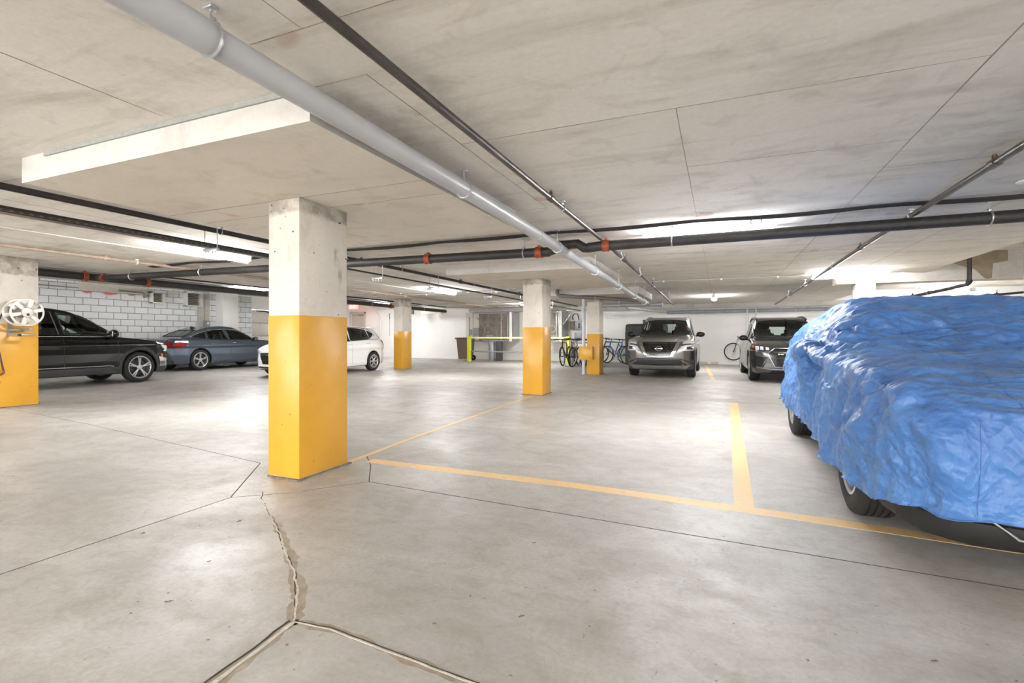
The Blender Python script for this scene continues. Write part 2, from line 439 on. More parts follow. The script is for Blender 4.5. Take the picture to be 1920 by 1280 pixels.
fl('crack', jag([(-1.58, 1.51), (-1.41, 1.53), (-1.09, 1.5), (-.87, 1.48), (-.70, 1.47), (-.3, 1.5)], 0.005, 0.05, 6, 0.003, 0.008), 0.02, CHALK, th=0.002)
fl('crack', jag([(-1.58, 1.52), (-1.41, 1.54), (-1.09, 1.51), (-.87, 1.49), (-.70, 1.48)], 0.004, 0.05, 9, 0.003, 0.006), 0.02, JOINT, th=0.0018)

# ceiling: the low slab runs between X -11.1 and 3.8, beyond it the slab steps up
cb = MB(); cb.box(XL - 1.6, XR, YF, YB + .1, ZH, ZH + .25); ceiling = struct('ceiling', cb, M('ceiling_concrete'))
low = MB().box(-11.1, 3.8, YF, YB + .1, ZC, ZH).build('low_slab', M('ceiling_concrete'), ceiling, smooth=0)
def cl(name, pts, wid, mat=SEAMM, z=ZC):
    return strip_mb(MB(), pts, wid, z, -1, 0.0012).build(name, mat, ceiling, smooth=0)
for a in [[(-3.0, -8), (-3.0, 1.9)], [(1.15, -8), (1.15, 21)], [(-.23, 2.94), (-.23, 21)], [(-1.61, -8), (-1.61, 1.58)], [(-1.60, 1.98), (-1.60, 4.75)],
          [(-1.93, 1.98), (-1.60, 1.98)], [(-1.94, 4.75), (-1.60, 4.75)], [(-1.91, 1.58), (-.9, 1.58)], [(-1.6, 2.95), (1.15, 2.94)], [(1.15, 4.6), (3.8, 4.63)],
          [(-6.2, -8), (-6.2, 21)], [(-8.6, -8), (-8.6, 21)], [(-11, 7.3), (3.8, 7.35)], [(-11, 10.9), (3.8, 10.9)], [(-4.6, 4.8), (-4.6, 7.9)],
          [(-2.0, 4.75), (-2.0, 7.9)], [(2.5, 4.6), (2.5, 21)], [(-11, 14), (-5, 14)], [(-2, 14.2), (3.8, 14.2)], [(-11, 2.2), (-4.7, 2.2)], [(-.23, 4.0), (1.15, 4.0)]]:
    cl('form_seam', jag(a, 0.004, 0.35, int(abs(a[0][0] * 7 + a[0][1])), 0.0025, 0.007), 0.009)
PLY = simple('plywood_strip', rgb(150, 152, 146), 0.8, var=0.1, vscale=30)
def panel(x0, x1, y0, y1, ply=False):
    p = MB().box(x0, x1, y0, y1, ZP, ZC + .01)
    o = p.build('drop_panel', [M('panel_concrete'), M('edge_concrete')], ceiling, smooth=0)
    for f in o.data.polygons: f.material_index = 1 if abs(f.normal.z) < .5 else 0
    if ply: MB().box(x0 + .3, x1, y0 - .012, y0 + .01, ZC - .03, ZC + .002).build('plywood_strip', PLY, ceiling, smooth=0)
    for yy in ((y0 + y1) / 2 - .34,):
        strip_mb(MB(), jag([(x0, yy), (x1, yy)], .004, .3, 5, .004, .009), .01, ZP, -1, .0012).build('form_seam', SEAMM, ceiling, smooth=0)
    strip_mb(MB(), jag([(x0, yy + .34), (x1, yy + .34)], .004, .3, 6, .003, .007), .01, ZP, -1, .0012).build('form_seam', SEAMM, ceiling, smooth=0)
panel(-4.65, -1.94, 1.96, 4.75, True)
panel(-4.62, -1.94, 7.95, 10.75)
panel(-4.62, -1.94, 13.2, 15.9)
# stepped deep beam at the right, behind the covered car
bmw = MB().box(2.3, XR, 12.5, 12.95, ZP, ZH).build('deep_beam', [M('panel_concrete'), M('edge_concrete')], ceiling, smooth=0)
for f in bmw.data.polygons: f.material_index = 1 if abs(f.normal.z) < .5 else 0
MB().box(-11.1, XR, YB - .45, YB, 2.26, ZC + .01).build('wall_beam', M('edge_concrete'), ceiling, smooth=0)
DAMP = simple('damp_stain', rgb(150, 136, 116), 0.8, var=0.2, vscale=8)
MB().prism([(4.25, ZP + .34), (4.6, ZP + .2), (4.75, ZP + .02), (4.8, ZP), (4.86, ZP + .02), (4.88, ZP + .3), (5.1, ZP + .34), (5.1, ZH), (4.25, ZH)], 12.494, 12.502, 'y').build('water_stain', DAMP, ceiling, smooth=0)

# walls
struct('wall_back', MB().box(XL - 1.6, XR, YB, YB + .2, 0, ZH), WHITE)
wl = struct('wall_left', MB().box(XL - .3, XL, YF, 15.0, 0, ZH), M('painted_block'))
LINTEL = struct('wall_left_return', MB().box(XL - .3, XL, 17.3, 17.6, 0, ZH).box(XL - .3, XL, 15.0, 17.3, 2.25, ZH).box(XL - 1.6, XL - .3, 17.4, 17.6, 0, ZH), WHITE)
struct('wall_left_far', MB().box(XL - 1.8, XL - 1.6, 17.4, YB, 0, ZH), WHITE)
struct('wall_right', MB().box(XR, XR + .2, YF, YB, 0, ZH), WHITE)
# unseen opening added behind the camera so world light fills the near surfaces
struct('wall_front', MB().box(XL, XR, YF - .2, YF, 2.3, ZH).box(XL, -14, YF - .2, YF, 0, 2.3), WHITE)
struct('trim_1', MB().box(XL, XL + .05, 12.65, 13.1, 0, ZH), M('edge_concrete'))
# concrete grey patch wall behind the ducts
struct('trim_2', MB().box(-11.5, -6.2, YB - .02, YB, 0, 2.26), M('wall_concrete'))
# sectional door in the left wall
d1 = empty('door_1', (XL - .15, 16.15, 0)); d1['kind'] = 'structure'
for k in range(4): part(MB().rbox(-.03, .03, -1.1, 1.1, .04 + k * .55, .04 + k * .55 + .535, .012), 'door_section', OFFW, d1)
part(MB().box(-.06, -.035, -1.14, 1.14, 0, 2.24), 'door_back', OFFW, d1)
part(MB().box(.03, .09, -.12 - .04, -.12 + .04, .0, 2.2).tube([(.06, -.12, 2.0), (.1, -.2, 2.12), (.12, -.45, 2.2), (.12, -.9, 2.2)], .03, 8), 'door_track', IRON, d1)
# recessed door in the back wall
d2 = empty('door_2', (-18.05, YB, 0)); d2['kind'] = 'structure'
part(MB().box(-.42, .42, -.045, -.004, .01, 2.34), 'door_leaf', simple('beige_door', rgb(206, 199, 186), .5), d2)
part(MB().box(-.5, -.42, -.09, 0, 0, 2.42).box(.42, .5, -.09, 0, 0, 2.42).box(-.5, .5, -.09, 0, 2.34, 2.42), 'door_frame', OFFW, d2)
part(MB().box(.1, .4, -.10, -.045, 2.22, 2.29).tube([(.1, -.08, 2.25), (-.3, -.08, 2.25)], .012, 8), 'door_closer', GREYM, d2)
part(MB().tube([(-.33, -.07, 1.1), (-.33, -.11, 1.1), (-.22, -.11, 1.1)], .012, 8), 'door_handle', CHROME, d2)

# ------------------------------------------------------------------ pillars
def pillar(x0, x1, y0, y1, ztop, yel, label, paint=True):
    cx, cy = (x0 + x1) / 2, (y0 + y1) / 2
    t = empty('concrete_pillar', (cx, cy, 0)); tag(t, label, 'pillar', None)
    a, b = (x1 - x0) / 2, (y1 - y0) / 2
    part(MB().rbox(-a, a, -b, b, 0, ztop, .008), 'shaft', M('column_concrete'), t, loc=None)
    if paint: part(MB().rbox(-a - .003, a + .003, -b - .003, b + .003, .012, yel, .009), 'painted_base', M('yellow_paint'), t, 'glossy yellow painted lower half')
    rnd = random.Random(int(cx * 10)); pts = []
    n = 40
    for i in range(n):
        u = i / n * 4; s_ = int(u); f = u - s_
        c = [(-a, -b), (a, -b), (a, b), (-a, b)][s_]; d = [(a, -b), (a, b), (-a, b), (-a, -b)][s_]
        px, py = c[0] + (d[0] - c[0]) * f, c[1] + (d[1] - c[1]) * f
        k = 1 + rnd.uniform(.02, .14)
        pts.append((px * k, py * k))
    part(MB().prism(pts, 0.0005, 0.012), 'mortar_foot', simple('old_mortar', rgb(120, 110, 96), .9, var=.3, vscale=30), t)
    return t
YT = 1.315
pillar(-3.41, -3.08, 3.0, 3.55, ZP, YT, 'nearest pillar, yellow below and raw concrete above, standing alone in the foreground')
c2 = pillar(-3.55, -3.15, 9.06, 9.58, ZP, YT, 'second pillar behind the thin worn yellow line, left of the empty bay')
c3 = pillar(-10.38, -10.03, 14.3, 14.85, ZC, YT - .02, 'pillar standing beside the rear of the white hatchback')
c4 = pillar(-3.62, -3.25, 14.42, 14.95, ZP, 1.2, 'pillar with a yellow box and grey downpipe in front of the parked bicycles')
pillar(-10.95, -10.55, 4.1, 4.66, ZC, YT + .03, 'pillar at the left edge of the photo carrying the white hose reel')
pillar(2.66, 3.0, 12.52, 12.92, ZP, 1.3, 'pillar under the deep beam, rising behind the blue car cover', paint=True)
pillar(4.86, 5.23, 10.9, 11.4, ZH, 1.3, 'pillar at the right edge of the photo behind the covered car')
# square white stub pillar against the left wall
tag(MB().rbox(XL, XL + .42, 13.38, 14.04, 0, ZH, .01).build('white_pillar', WHITE), 'white painted pillar against the block wall behind the grey saloon', 'pillar')
# ------------------------------------------------------------------ lamps
def lamp(x, y, z, along, label, L=1.3):
    t = empty('ceiling_light', (x, y, z), 0 if along == 'x' else PI / 2); tag(t, label, 'ceiling light', 'fluorescent lights on the ceiling')
    part(MB().rbox(-L / 2, L / 2, -.05, .05, .045, .08, .006), 'housing', WHITEM, t)
    mb = MB(); n = 14
    prof = [(-.085, .045)] + [(-.085 * math.cos(PI * i / n), -.062 * math.sin(PI * i / n) + .015) for i in range(n + 1)] + [(.085, .045)]
    vs = [(-L / 2 + .02, a, b) for a, b in prof] + [(L / 2 - .02, a, b) for a, b in prof]
    k = n + 3
    mb.add(vs, [(i, i + 1, k + i + 1, k + i) for i in range(k - 1)] + [tuple(range(k)), tuple(range(2 * k - 1, k - 1, -1)), (0, k, 2 * k - 1, k - 1)])
    part(mb, 'diffuser', TUBE, t, 'glowing white diffuser')
    for q in (-L / 2 - .005, L / 2 - .02): part(MB().rbox(q, q + .025, -.075, .075, -.03, .06, .004), 'end_cap', WHITEM, t)
    return t
ZL = ZC - .08
lamp(-6.93, 5.05, ZL, 'y', 'bright ceiling light left of the nearest pillar')
lamp(-6.97, 11.8, ZL, 'y', 'ceiling light above the rear of the white hatchback')
lamp(-6.93, 18.2, ZL, 'y', 'ceiling light far back before the galvanised duct housing')
lamp(-13.5, 11.2, 2.66, 'y', 'ceiling light over the grey saloon')
lamp(2.38, 11.8, ZL, 'x', 'long ceiling light above the blue car cover, in front of the deep beam')
lamp(-.18, 17.3, ZL, 'y', 'ceiling light seen end-on above the silver car')
lamp(6.2, 17.6, ZL, 'y', 'ceiling light just above the covered car roof, beyond the deep beam')
lamp(-.15, 6.52, ZL, 'x', 'ceiling light hidden behind the long black drain pipe', L=1.5)
for (x, y, a) in [(-6.93, -1.6, 'y'), (-.2, -3.2, 'x'), (5.6, -1.5, 'y'), (6.6, 6.2, 'y'), (-13.5, 2.2, 'y'), (-13.5, -4, 'y'), (-3.2, -6.2, 'x'), (-14.6, 19.2, 'y'), (-10.5, -3.2, 'x'), (6.6, 20, 'x')]:
    zz = 2.72 - .06 if (x < -11.1 or x > 3.8) else ZL
    lamp(x, y, zz, a, 'ceiling light outside the view')

# ================================================================== PIPES AND CONDUITS
def hanger_mb(p, r, ztop, ax='y', strap=0.012):
    """a loop round the pipe with a threaded rod and plate on the slab"""
    mb = MB(); n = 16
    ring = [(r + .004) * Vector((math.cos(2 * PI * i / n), 0, math.sin(2 * PI * i / n))) for i in range(n)]
    if ax == 'x': ring = [Vector((0, v.x, v.z)) for v in ring]
    mb.tube([Vector(p) + v for v in ring], .006 if r < .05 else .009, 6, closed=True)
    mb.cyl((p[0], p[1], p[2] + r), (p[0], p[1], ztop - .006), .006, 8)
    mb.rbox(p[0] - .015, p[0] + .015, p[1] - .015, p[1] + .015, p[2] + r, p[2] + r + .03, .004)
    mb.rbox(p[0] - .025, p[0] + .025, p[1] - .018, p[1] + .018, ztop - .012, ztop - .0005, .003)
    return mb
def pipe(name, label, pts, r, mat, hangers=(), couplings=(), heads=(), cat='pipe', hmat=GALV, cmat=None, group=None, cr=1.18, cl_=0.05, ztop=ZC, n=16):
    """pts: centre line; hangers/couplings/heads: positions along the run (distance from the first point)"""
    P = [Vector(p) for p in pts]
    t = empty(name, P[0]); tag(t, label, cat, group)
    loc = [p - P[0] for p in P]
    part(MB().tube(loc, r, n), 'pipe_run', mat, t)
    L = [0.0]
    for a, b in zip(loc[:-1], loc[1:]): L.append(L[-1] + (b - a).length)
    def at(s):
        for i in range(len(loc) - 1):
            if s <= L[i + 1] or i == len(loc) - 2:
                d = (loc[i + 1] - loc[i]).normalized(); return loc[i] + d * (s - L[i]), d
    for s in hangers:
        p, d = at(s)
        zt = ztop(p + P[0]) if callable(ztop) else ztop
        part(hanger_mb(p, r, zt - P[0].z, 'y' if abs(d.y) > abs(d.x) else 'x'), 'hanger', hmat, t)
    for s in couplings:
        p, d = at(s); cc = MB()
        cc.tube([p - d * cl_, p - d * cl_ * .6, p + d * cl_ * .6, p + d * cl_], [r * cr * .97, r * cr, r * cr, r * cr * .97], n)
        if cmat is ORANGE:
            cc.tube([p - d * cl_ * 1.05, p - d * cl_ * .75], r * cr * 1.08, n); cc.tube([p + d * cl_ * .75, p + d * cl_ * 1.05], r * cr * 1.08, n)
            cc.rbox(p.x - .02, p.x + .02, p.y - .02, p.y + .02, p.z + r, p.z + r * 1.5, .004)
        part(cc, 'coupling', cmat or mat, t)
    for s in heads:
        p, d = at(s); q = MB()
        q.tube([p - d * .045, p + d * .045], r * 1.32, n)
        q.cyl((p.x, p.y, p.z + r * .8), (p.x, p.y, p.z + r + .03), .016, 10)
        part(q, 'sprinkler_tee', mat, t)
        h = MB().cyl((p.x, p.y, p.z + r + .03), (p.x, p.y, p.z + r + .045), .011, 8)
        h.tube([(p.x - .014, p.y, p.z + r + .045), (p.x - .014, p.y, p.z + r + .07), (p.x, p.y, p.z + r + .082), (p.x + .014, p.y, p.z + r + .07), (p.x + .014, p.y, p.z + r + .045)], .0035, 6)
        h.cyl((p.x, p.y, p.z + r + .082), (p.x, p.y, p.z + r + .085), .02, 12)
        part(h, 'sprinkler_head', BRASS, t)
    return t
zt = lambda p: ZC if -11.1 < p.x < 3.8 else ZH
# grey plastic drain overhead, running away from the camera beside the first drop panel
pipe('plastic_pipe', 'thick grey plastic drain pipe running overhead past the nearest pillar', [(-1.83, -3, 2.32), (-1.83, 1.22, 2.302)], .066, PVC, hangers=[3.0], ztop=zt, n=24)
pipe('plastic_pipe', 'long grey plastic pipe sloping away to the back wall beneath the slab',
     [(-1.83, 1.22, 2.302), (-1.83, 1.9, 2.295), (-1.83, 3.5, 2.278), (-1.83, 7, 2.2), (-1.83, 10.5, 2.105), (-1.83, 14.1, 2.015)], .06, PVC,
     hangers=[.12, 2.2, 4.6, 6.6, 8.6, 10.6, 12.2], couplings=[.03, 3.93, 8.2, 11.5], ztop=zt, cr=1.1, cl_=.07, n=28)
pipe('plastic_pipe', 'short grey cross pipe with a capped end where the sloping pipe arrives', [(-3.15, 14.25, 2.015), (-1.45, 14.25, 2.015)], .055, GREYM, couplings=[.08, .9, 1.62], hangers=[.5], cr=1.12, cl_=.07)
pipe('plastic_pipe', 'grey drain pipe with an elbow crossing in front of the pillar with the yellow box',
     [(-4.12, 13.1, 2.42), (-4.12, 13.1, 2.3), (-4.06, 13.1, 2.24), (-3.9, 13.12, 2.23), (-1.93, 14.0, 2.11)], .05, simple('dark_pvc', rgb(112, 108, 104), .45, var=.1), couplings=[.3, 1.4], hangers=[1.2], cr=1.12)
pipe('plastic_pipe', 'grey pipe bending off the back wall pipe above the silver car', [(-3.0, 17.6, 2.13), (-2.2, 21.0, 2.12), (-1.9, 21.3, 2.12)], .055, PVC, couplings=[2.0, 3.4], cr=1.12)
pipe('plastic_pipe', 'long grey pipe fixed along the back wall above the parked cars', [(-2.0, 21.2, 2.10), (9.3, 21.2, 2.13)], .07, simple('wall_pipe_grey', rgb(140, 143, 147), .4, var=.1), couplings=[.1, 2.2, 5, 7.5], hangers=[1, 3, 4.6, 6.5], cr=1.1, ztop=2.26)
pipe('steel_pipe', 'thin steel pipe above the grey pipe on the back wall', [(-6.0, 21.15, 2.235), (9.3, 21.15, 2.235)], .02, GALV, couplings=[4, 8, 9, 9.4], cr=1.5, cl_=.04)
pipe('plastic_pipe', 'grey downpipe standing on the floor beside the yellow box pillar', [(-3.74, 14.50, .0), (-3.74, 14.50, 1.9), (-3.74, 14.5, 2.05), (-3.74, 14.50, 2.245)], .052, simple('light_pvc', rgb(196, 199, 205), .4), couplings=[.05, 1.5], cr=1.1)
# black sprinkler lines
pipe('sprinkler_pipe', 'black sprinkler pipe running away overhead just right of the grey plastic pipe',
     [(-1.38, -3, 2.37), (-1.38, 6.4, 2.362), (-1.38, 10, 2.29), (-1.38, 16.6, 2.14)], .024, STEEL, hangers=[4.0, 7.55, 10.6, 12.5, 14.5, 16.2, 18.2], heads=[7.2, 10.9, 14.4, 17.9], ztop=zt)
pipe('sprinkler_pipe', 'sprinkler pipe crossing the upper right corner overhead', [(1.785, -3, 2.37), (1.785, 8, 2.36), (1.785, 19.6, 2.24)], .026, STEEL,
     hangers=[4.9, 7.0, 9.2, 13, 16, 19], heads=[7.55, 11.2, 14.9, 18.5], ztop=zt)
pipe('sprinkler_pipe', 'dark sprinkler pipe at the left running behind the nearest pillar', [(-5.43, -3, 2.38), (-5.43, 20.0, 2.36)], .03, IRON,
     hangers=[4.0, 7.1, 10.7, 13.6, 16.5, 19.5], heads=[9.6, 13.0, 16.6, 20.2], ztop=zt)
pipe('sprinkler_pipe', 'thin rusty sprinkler pipe above the left pillar', [(-9.03, -3, 2.388), (-9.03, 20.1, 2.37)], .026, simple('rusty_pipe', rgb(158, 138, 122), .45, var=.2, vscale=10), hangers=[5.1, 8.3, 12, 16, 20], heads=[7.85, 11.6, 15.3, 19], hmat=WHITEM, ztop=zt)
pipe('sprinkler_pipe', 'dark sprinkler pipe under the high slab beyond the grey saloon', [(-12.2, 7.5, 2.55), (-12.2, 21, 2.52)], .03, IRON, hangers=[3, 6], heads=[4.2, 9.0], ztop=ZH)
pipe('sprinkler_pipe', 'dark sprinkler pipe dropping and turning beneath the deep beam at the right', [(4.25, 11.75, 2.8), (4.25, 11.75, 2.16), (4.25, 11.82, 2.1), (4.25, 20.5, 2.06)], .036, IRON, couplings=[.02, .66], heads=[3.6, 7.2], hangers=[2.6, 6.0], cr=1.35, cl_=.03, ztop=zt)
pipe('sprinkler_pipe', 'thin sprinkler pipe at the right edge just above the car cover', [(6.9, 14.2, 2.16), (5.0, 17.9, 2.1)], .028, IRON, heads=[1.6], hangers=[.6], ztop=ZH)
# the black cast iron drain across the deck
YD = 6.15
DC = dict(cmat=ORANGE, cr=1.13, cl_=.04, hmat=GALV)
pipe('drain_pipe', 'long black drain pipe crossing overhead right of the thick grey pipe', [(-1.52, YD - .02, 2.25), (-1.4, YD, 2.262), (9.4, YD, 2.29)], .061, CAST, hangers=[1.0, 3.9, 7.2], couplings=[.22, 8.8], ztop=zt, n=24, **DC)
pipe('drain_pipe', 'raised black drain fitting between the two long black pipes', [(-2.06, YD, 2.235), (-2.0, YD, 2.25), (-1.93, YD, 2.31), (-1.66, YD, 2.31), (-1.58, YD, 2.255), (-1.50, YD, 2.25)], .059, CAST, n=20)
pipe('drain_pipe', 'black drain pipe crossing behind the nearest pillar with orange couplings', [(-2.04, YD, 2.235), (-11.74, YD, 2.318)], .061, CAST, hangers=[.35, 3.3, 6.6, 8.6], couplings=[.14, 1.83, 9.5], ztop=zt, n=24, **DC)
pipe('drain_pipe', 'black drain pipe with orange couplings along the block wall at the upper left', [(-11.9, 3.0, 2.37), (-11.9, 6.15, 2.35), (-11.9, 20.4, 2.29)], .075, CAST, hangers=[7.4, 12, 15.5], couplings=[1.9, 3.0, 4.2, 10.6, 13.2], ztop=ZH, n=24, **DC)
# black cables clipped under the slab in front of the drain
rnd = random.Random(3)
for k in range(4):
    pts = []; n = 70
    for i in range(n + 1):
        x = -9.5 + 19 * i / n
        sag = (.012 + .004 * k) * abs(math.sin(x * 1.9 + .3)) + .003 * math.sin(x * 3.1)
        pts.append((x, 5.83 + .030 * (k - 1.5) + .02 * math.sin(x * .8), 2.408 - sag))
    P0 = Vector(pts[0]); t = MB().tube([Vector(p) - P0 for p in pts], [.008, .006, .009, .006][k], 8).build('cable', CABLE, loc=P0)
    tag(t, 'black cable in the bundle clipped under the slab in front of the long black drain', 'cable', 'cables under the slab')
cl2 = MB().tube([Vector((.35, 5.83, 2.35)) + .05 * Vector((math.cos(a), 0, math.sin(a))) for a in [2 * PI * i / 20 for i in range(20)]], .005, 6, closed=True).build('cable_coil', CABLE)
tag(cl2, 'small loop of spare cable hanging below the black cables', 'cable')
# ceiling conduits
def conduit(label, pts, r=.011, clips=(), mat=CONDUIT, name='conduit'):
    P = [Vector(p) for p in pts]; t = empty(name, P[0]); tag(t, label, 'conduit')
    part(MB().tube([p - P[0] for p in P], r, 8), 'conduit_run', mat, t)
    for s in clips:
        a, b = P[0], P[-1]; p = a + (b - a) * s - P[0]
        part(MB().rbox(p.x - .022, p.x + .022, p.y - .015, p.y + .015, p.z - r - .02, p.z + .01, .004), 'clip', WHITEM, t)
    return t
conduit('white conduit feeding the left end of the long light above the car cover', [(-4.4, 12.0, 2.41), (1.75, 11.95, 2.41)], clips=(.05, .3, .52, .72, .9))
conduit('short conduit on the right of the long light above the car cover', [(3.05, 11.8, 2.39), (3.3, 11.8, 2.39), (3.6, 11.85, 2.36), (3.78, 11.9, 2.41)], clips=(.3,), r=.012)
conduit('thin conduit across the slab behind the second pillar', [(-10.5, 12.4, 2.41), (-4.7, 12.4, 2.41)], clips=(.3, .6, .9))
conduit('pair conduit beside the thin one behind the second pillar', [(-10.5, 12.9, 2.4), (-4.7, 12.9, 2.4)], r=.016, clips=(.4, .8))
conduit('thin white wire running along the slab left of the bright light', [(-7.75, -4, 2.42), (-7.75, 20.8, 2.42)], r=.006, mat=WHITEM)
conduit('thin conduit with boxes crossing the slab near the back wall on the left', [(-11, 17.0, 2.38), (-4.7, 17.0, 2.38)], r=.02, clips=(.2, .5, .8))
conduit('thin rod conduit crossing in front of the back wall duct housing', [(-11, 18.9, 2.36), (-7.6, 18.9, 2.36)], r=.03, mat=GALV)
conduit('looped white conduit on the back wall behind the dark grey car, left loop', [(.95, 21.682, .7), (.95, 21.682, 1.95), (.95, 21.1, 2.0), (.97, 21.08, 2.2), (1.26, 21.08, 2.2), (1.28, 21.1, 2.0), (1.28, 21.682, 1.95), (1.28, 21.682, .7)], r=.016, mat=WHITEM)
conduit('thin grey wall conduit beside the looped one on the back wall', [(1.05, 21.688, .5), (1.05, 21.688, 2.2)], r=.012)
conduit('white vertical pipe on the white back wall behind the white hatchback', [(-16.5, 21.55, .0), (-16.5, 21.55, 2.2), (-16.7, 21.5, 2.5), (-17.0, 21.4, 2.7)], r=.05, mat=WHITEM)
conduit('bent grey conduit on the block wall beside the first vent', [(XL + .20, 9.9, 2.60), (XL + .20, 10.6, 2.58), (XL + .18, 10.7, 2.54), (XL + .1, 10.76, 2.47), (XL + .05, 10.86, 2.47), (XL + .05, 10.89, 2.52)], r=.03, mat=GREYM)
conduit('pair of thin conduits on the upper block wall at the far left', [(XL + .05, 6, 2.62), (XL + .05, 8.9, 2.60)], r=.015, mat=GREYM)
conduit('grey conduit under the high slab in front of the block wall', [(-13.6, 5, 2.62), (-13.6, 21, 2.60)], r=.03, mat=GREYM, clips=(.2, .5, .8))
conduit('black conduit under the high slab above the grey saloon', [(-15.2, 8, 2.66), (-15.2, 21, 2.64)], r=.035, mat=GREYP, clips=(.2, .5, .8))
conduit('thin vertical conduit down to the grey switch box on the block wall', [(XL + .09, 12.88, 1.7), (XL + .09, 12.88, 2.6)], r=.01, mat=GREYM)
# strut tray hanging beneath the left sprinkler pipe
t = empty('cable_tray', (-5.44, -3, 2.165)); tag(t, 'perforated steel cable tray hanging under the dark sprinkler pipe at the left', 'cable tray')
part(MB().box(-.10, .02, 0, 8.3, .0, .006).box(-.10, -.094, 0, 8.3, 0, .045).box(.014, .02, 0, 8.3, 0, .045), 'tray', simple('tray_steel', rgb(120, 114, 108), .4, metal=.5), t)
slot = MB()
for i in range(100): slot.box(.0202, .0222, 1.6 + i * .066, 1.6 + i * .066 + .04, .01, .034)
o = part(slot, 'slot_row', simple('slot_dark', rgb(70, 66, 60), .7), t); o['kind'] = 'stuff'
for k, xx in enumerate((-.075, -.03, .06)): part(MB().cyl((xx, 0, .03), (xx, 23.4, .03), .014, 8), 'conduit_run', [GALV, CONDUIT, CABLE][k], t)
for yy in (3.95, 7.0, 10.05, 11.9, 14.5, 17, 19.5, 22):
    b = MB().rbox(-.14, .10, yy - .02, yy + .02, -.04, -.002, .003).cyl((-.125, yy, -.03), (-.125, yy, .225), .006, 6).cyl((.088, yy, -.03), (.088, yy, .225), .006, 6)
    for q in (-.1, -.04, .02, .07): b.cyl((q, yy - .008, -.07), (q, yy - .008, -.03), .008, 6)
    part(b, 'hanger', GALV, t)
# two small ceiling plates
for (x, y, l) in [(2.35, 5.45, 'round white plate on the slab above the upper right pipe'), (2.3, 7.0, 'flat white disc on the slab behind the black drain pipe')]:
    tag(MB().lathe([(0.0, 0), (.07, 0), (.075, -.008), (.06, -.014), (0, -.015)], ax='z', n=24, closed=False).build('ceiling_plate', WHITEM, loc=(x, y, ZC)), l, 'ceiling plate')

# ================================================================== WALL EQUIPMENT
def vent(y0, y1, z0, z1, label):
    t = empty('air_vent', (XL, (y0 + y1) / 2, (z0 + z1) / 2)); tag(t, label, 'air vent')
    a, b = (y1 - y0) / 2, (z1 - z0) / 2; th = .035
    f = MB().rbox(0, .22, -a, -a + th, -b, b, .004).rbox(0, .22, a - th, a, -b, b, .004).rbox(0, .22, -a, a, -b, -b + th, .004).rbox(0, .22, -a, a, b - th, b, .004)
    part(f, 'frame', WHITEM, t)
    part(MB().box(.0, .03, -a + th, a - th, -b + th, b - th), 'duct_back', simple('vent_dark', rgb(96, 94, 90), .7), t)
    s = MB(); n = 7
    for i in range(n):
        z = -b + th + (i + .5) * (2 * b - 2 * th) / n
        s.add([(.06, -a + th, z - .012), (.06, a - th, z - .012), (.15, a - th, z + .012), (.15, -a + th, z + .012)], [(0, 1, 2, 3)])
    part(s, 'louvre', OFFW, t, smooth=0)
vent(10.93, 11.35, 2.26, 2.64, 'small white framed square vent high on the block wall')
vent(12.12, 12.72, 2.22, 2.74, 'larger louvred vent high on the block wall right of the small one')
duct = MB().rbox(0, .16, -.95, .95, -.13, .13, .008).build('metal_duct', OFFW, loc=(XL, 9.85, 2.655)); tag(duct, 'long white metal duct box high on the block wall above the red overspray', 'duct')
RED = simple('red_overspray', rgb(214, 128, 122), .7)
sp = MB()
for (y, z, a, b) in [(9.15, 2.50, .16, .05), (9.75, 2.49, .24, .05), (10.4, 2.49, .12, .03), (10.8, 2.46, .06, .05)]:
    n = 26; rr = random.Random(int(y * 100)); pl = [(y + a * math.cos(2 * PI * i / n) * rr.uniform(.6, 1.1), z + b * math.sin(2 * PI * i / n) * rr.uniform(.5, 1.1)) for i in range(n)]
    sp.prism(pl, .0005, .0015, 'x')
o = sp.build('red_overspray', RED, wl, loc=(XL, 0, 0), smooth=0)
t = empty('switch_box', (XL + .05, 12.95, 1.6)); tag(t, 'small grey switch box on the block wall behind the grey saloon', 'switch box')
part(MB().rbox(0, .09, -.11, .11, -.12, .12, .01), 'box', GREYM, t); part(MB().rbox(.09, .1, -.02, .07, -.03, .07, .005), 'cover_plate', WHITEM, t)
t = empty('green_bin', (-16.6, 15.4, 0)); tag(t, 'green wheeled bin beyond the grey saloon bonnet', 'bin')
GRN = simple('green_plastic', rgb(96, 168, 116), .5)
part(MB().add([(-.25, -.3, .02), (.25, -.3, .02), (.25, .3, .02), (-.25, .3, .02), (-.33, -.38, .95), (.33, -.38, .95), (.33, .38, .95), (-.33, .38, .95)], [(0, 3, 2, 1), (4, 5, 6, 7), (0, 1, 5, 4), (1, 2, 6, 5), (2, 3, 7, 6), (3, 0, 4, 7)]), 'bin_body', GRN, t)
part(MB().rbox(-.37, .37, -.42, .42, .95, 1.03, .02), 'lid', GRN, t)
# exit sign
t = empty('exit_sign', (-17.45, 20.6, 2.62)); tag(t, 'small red lit exit sign hanging below the black drain at the back left', 'exit sign')
part(MB().rbox(-.28, .28, -.03, .03, -.11, .11, .01), 'sign_box', simple('sign_red', rgb(232, 120, 120), .4, emit=(1, .12, .1, 1), es=.8), t)
part(MB().cyl((0, 0, .11), (0, 0, .18), .01, 6), 'stem', WHITEM, t)
text_on(t, 'EXIT', .2, (0, -.035, 0), (PI / 2, 0, 0), simple('sign_letters', rgb(255, 225, 225), .4, emit=(1, .6, .6, 1), es=.5), 'letters', .003)
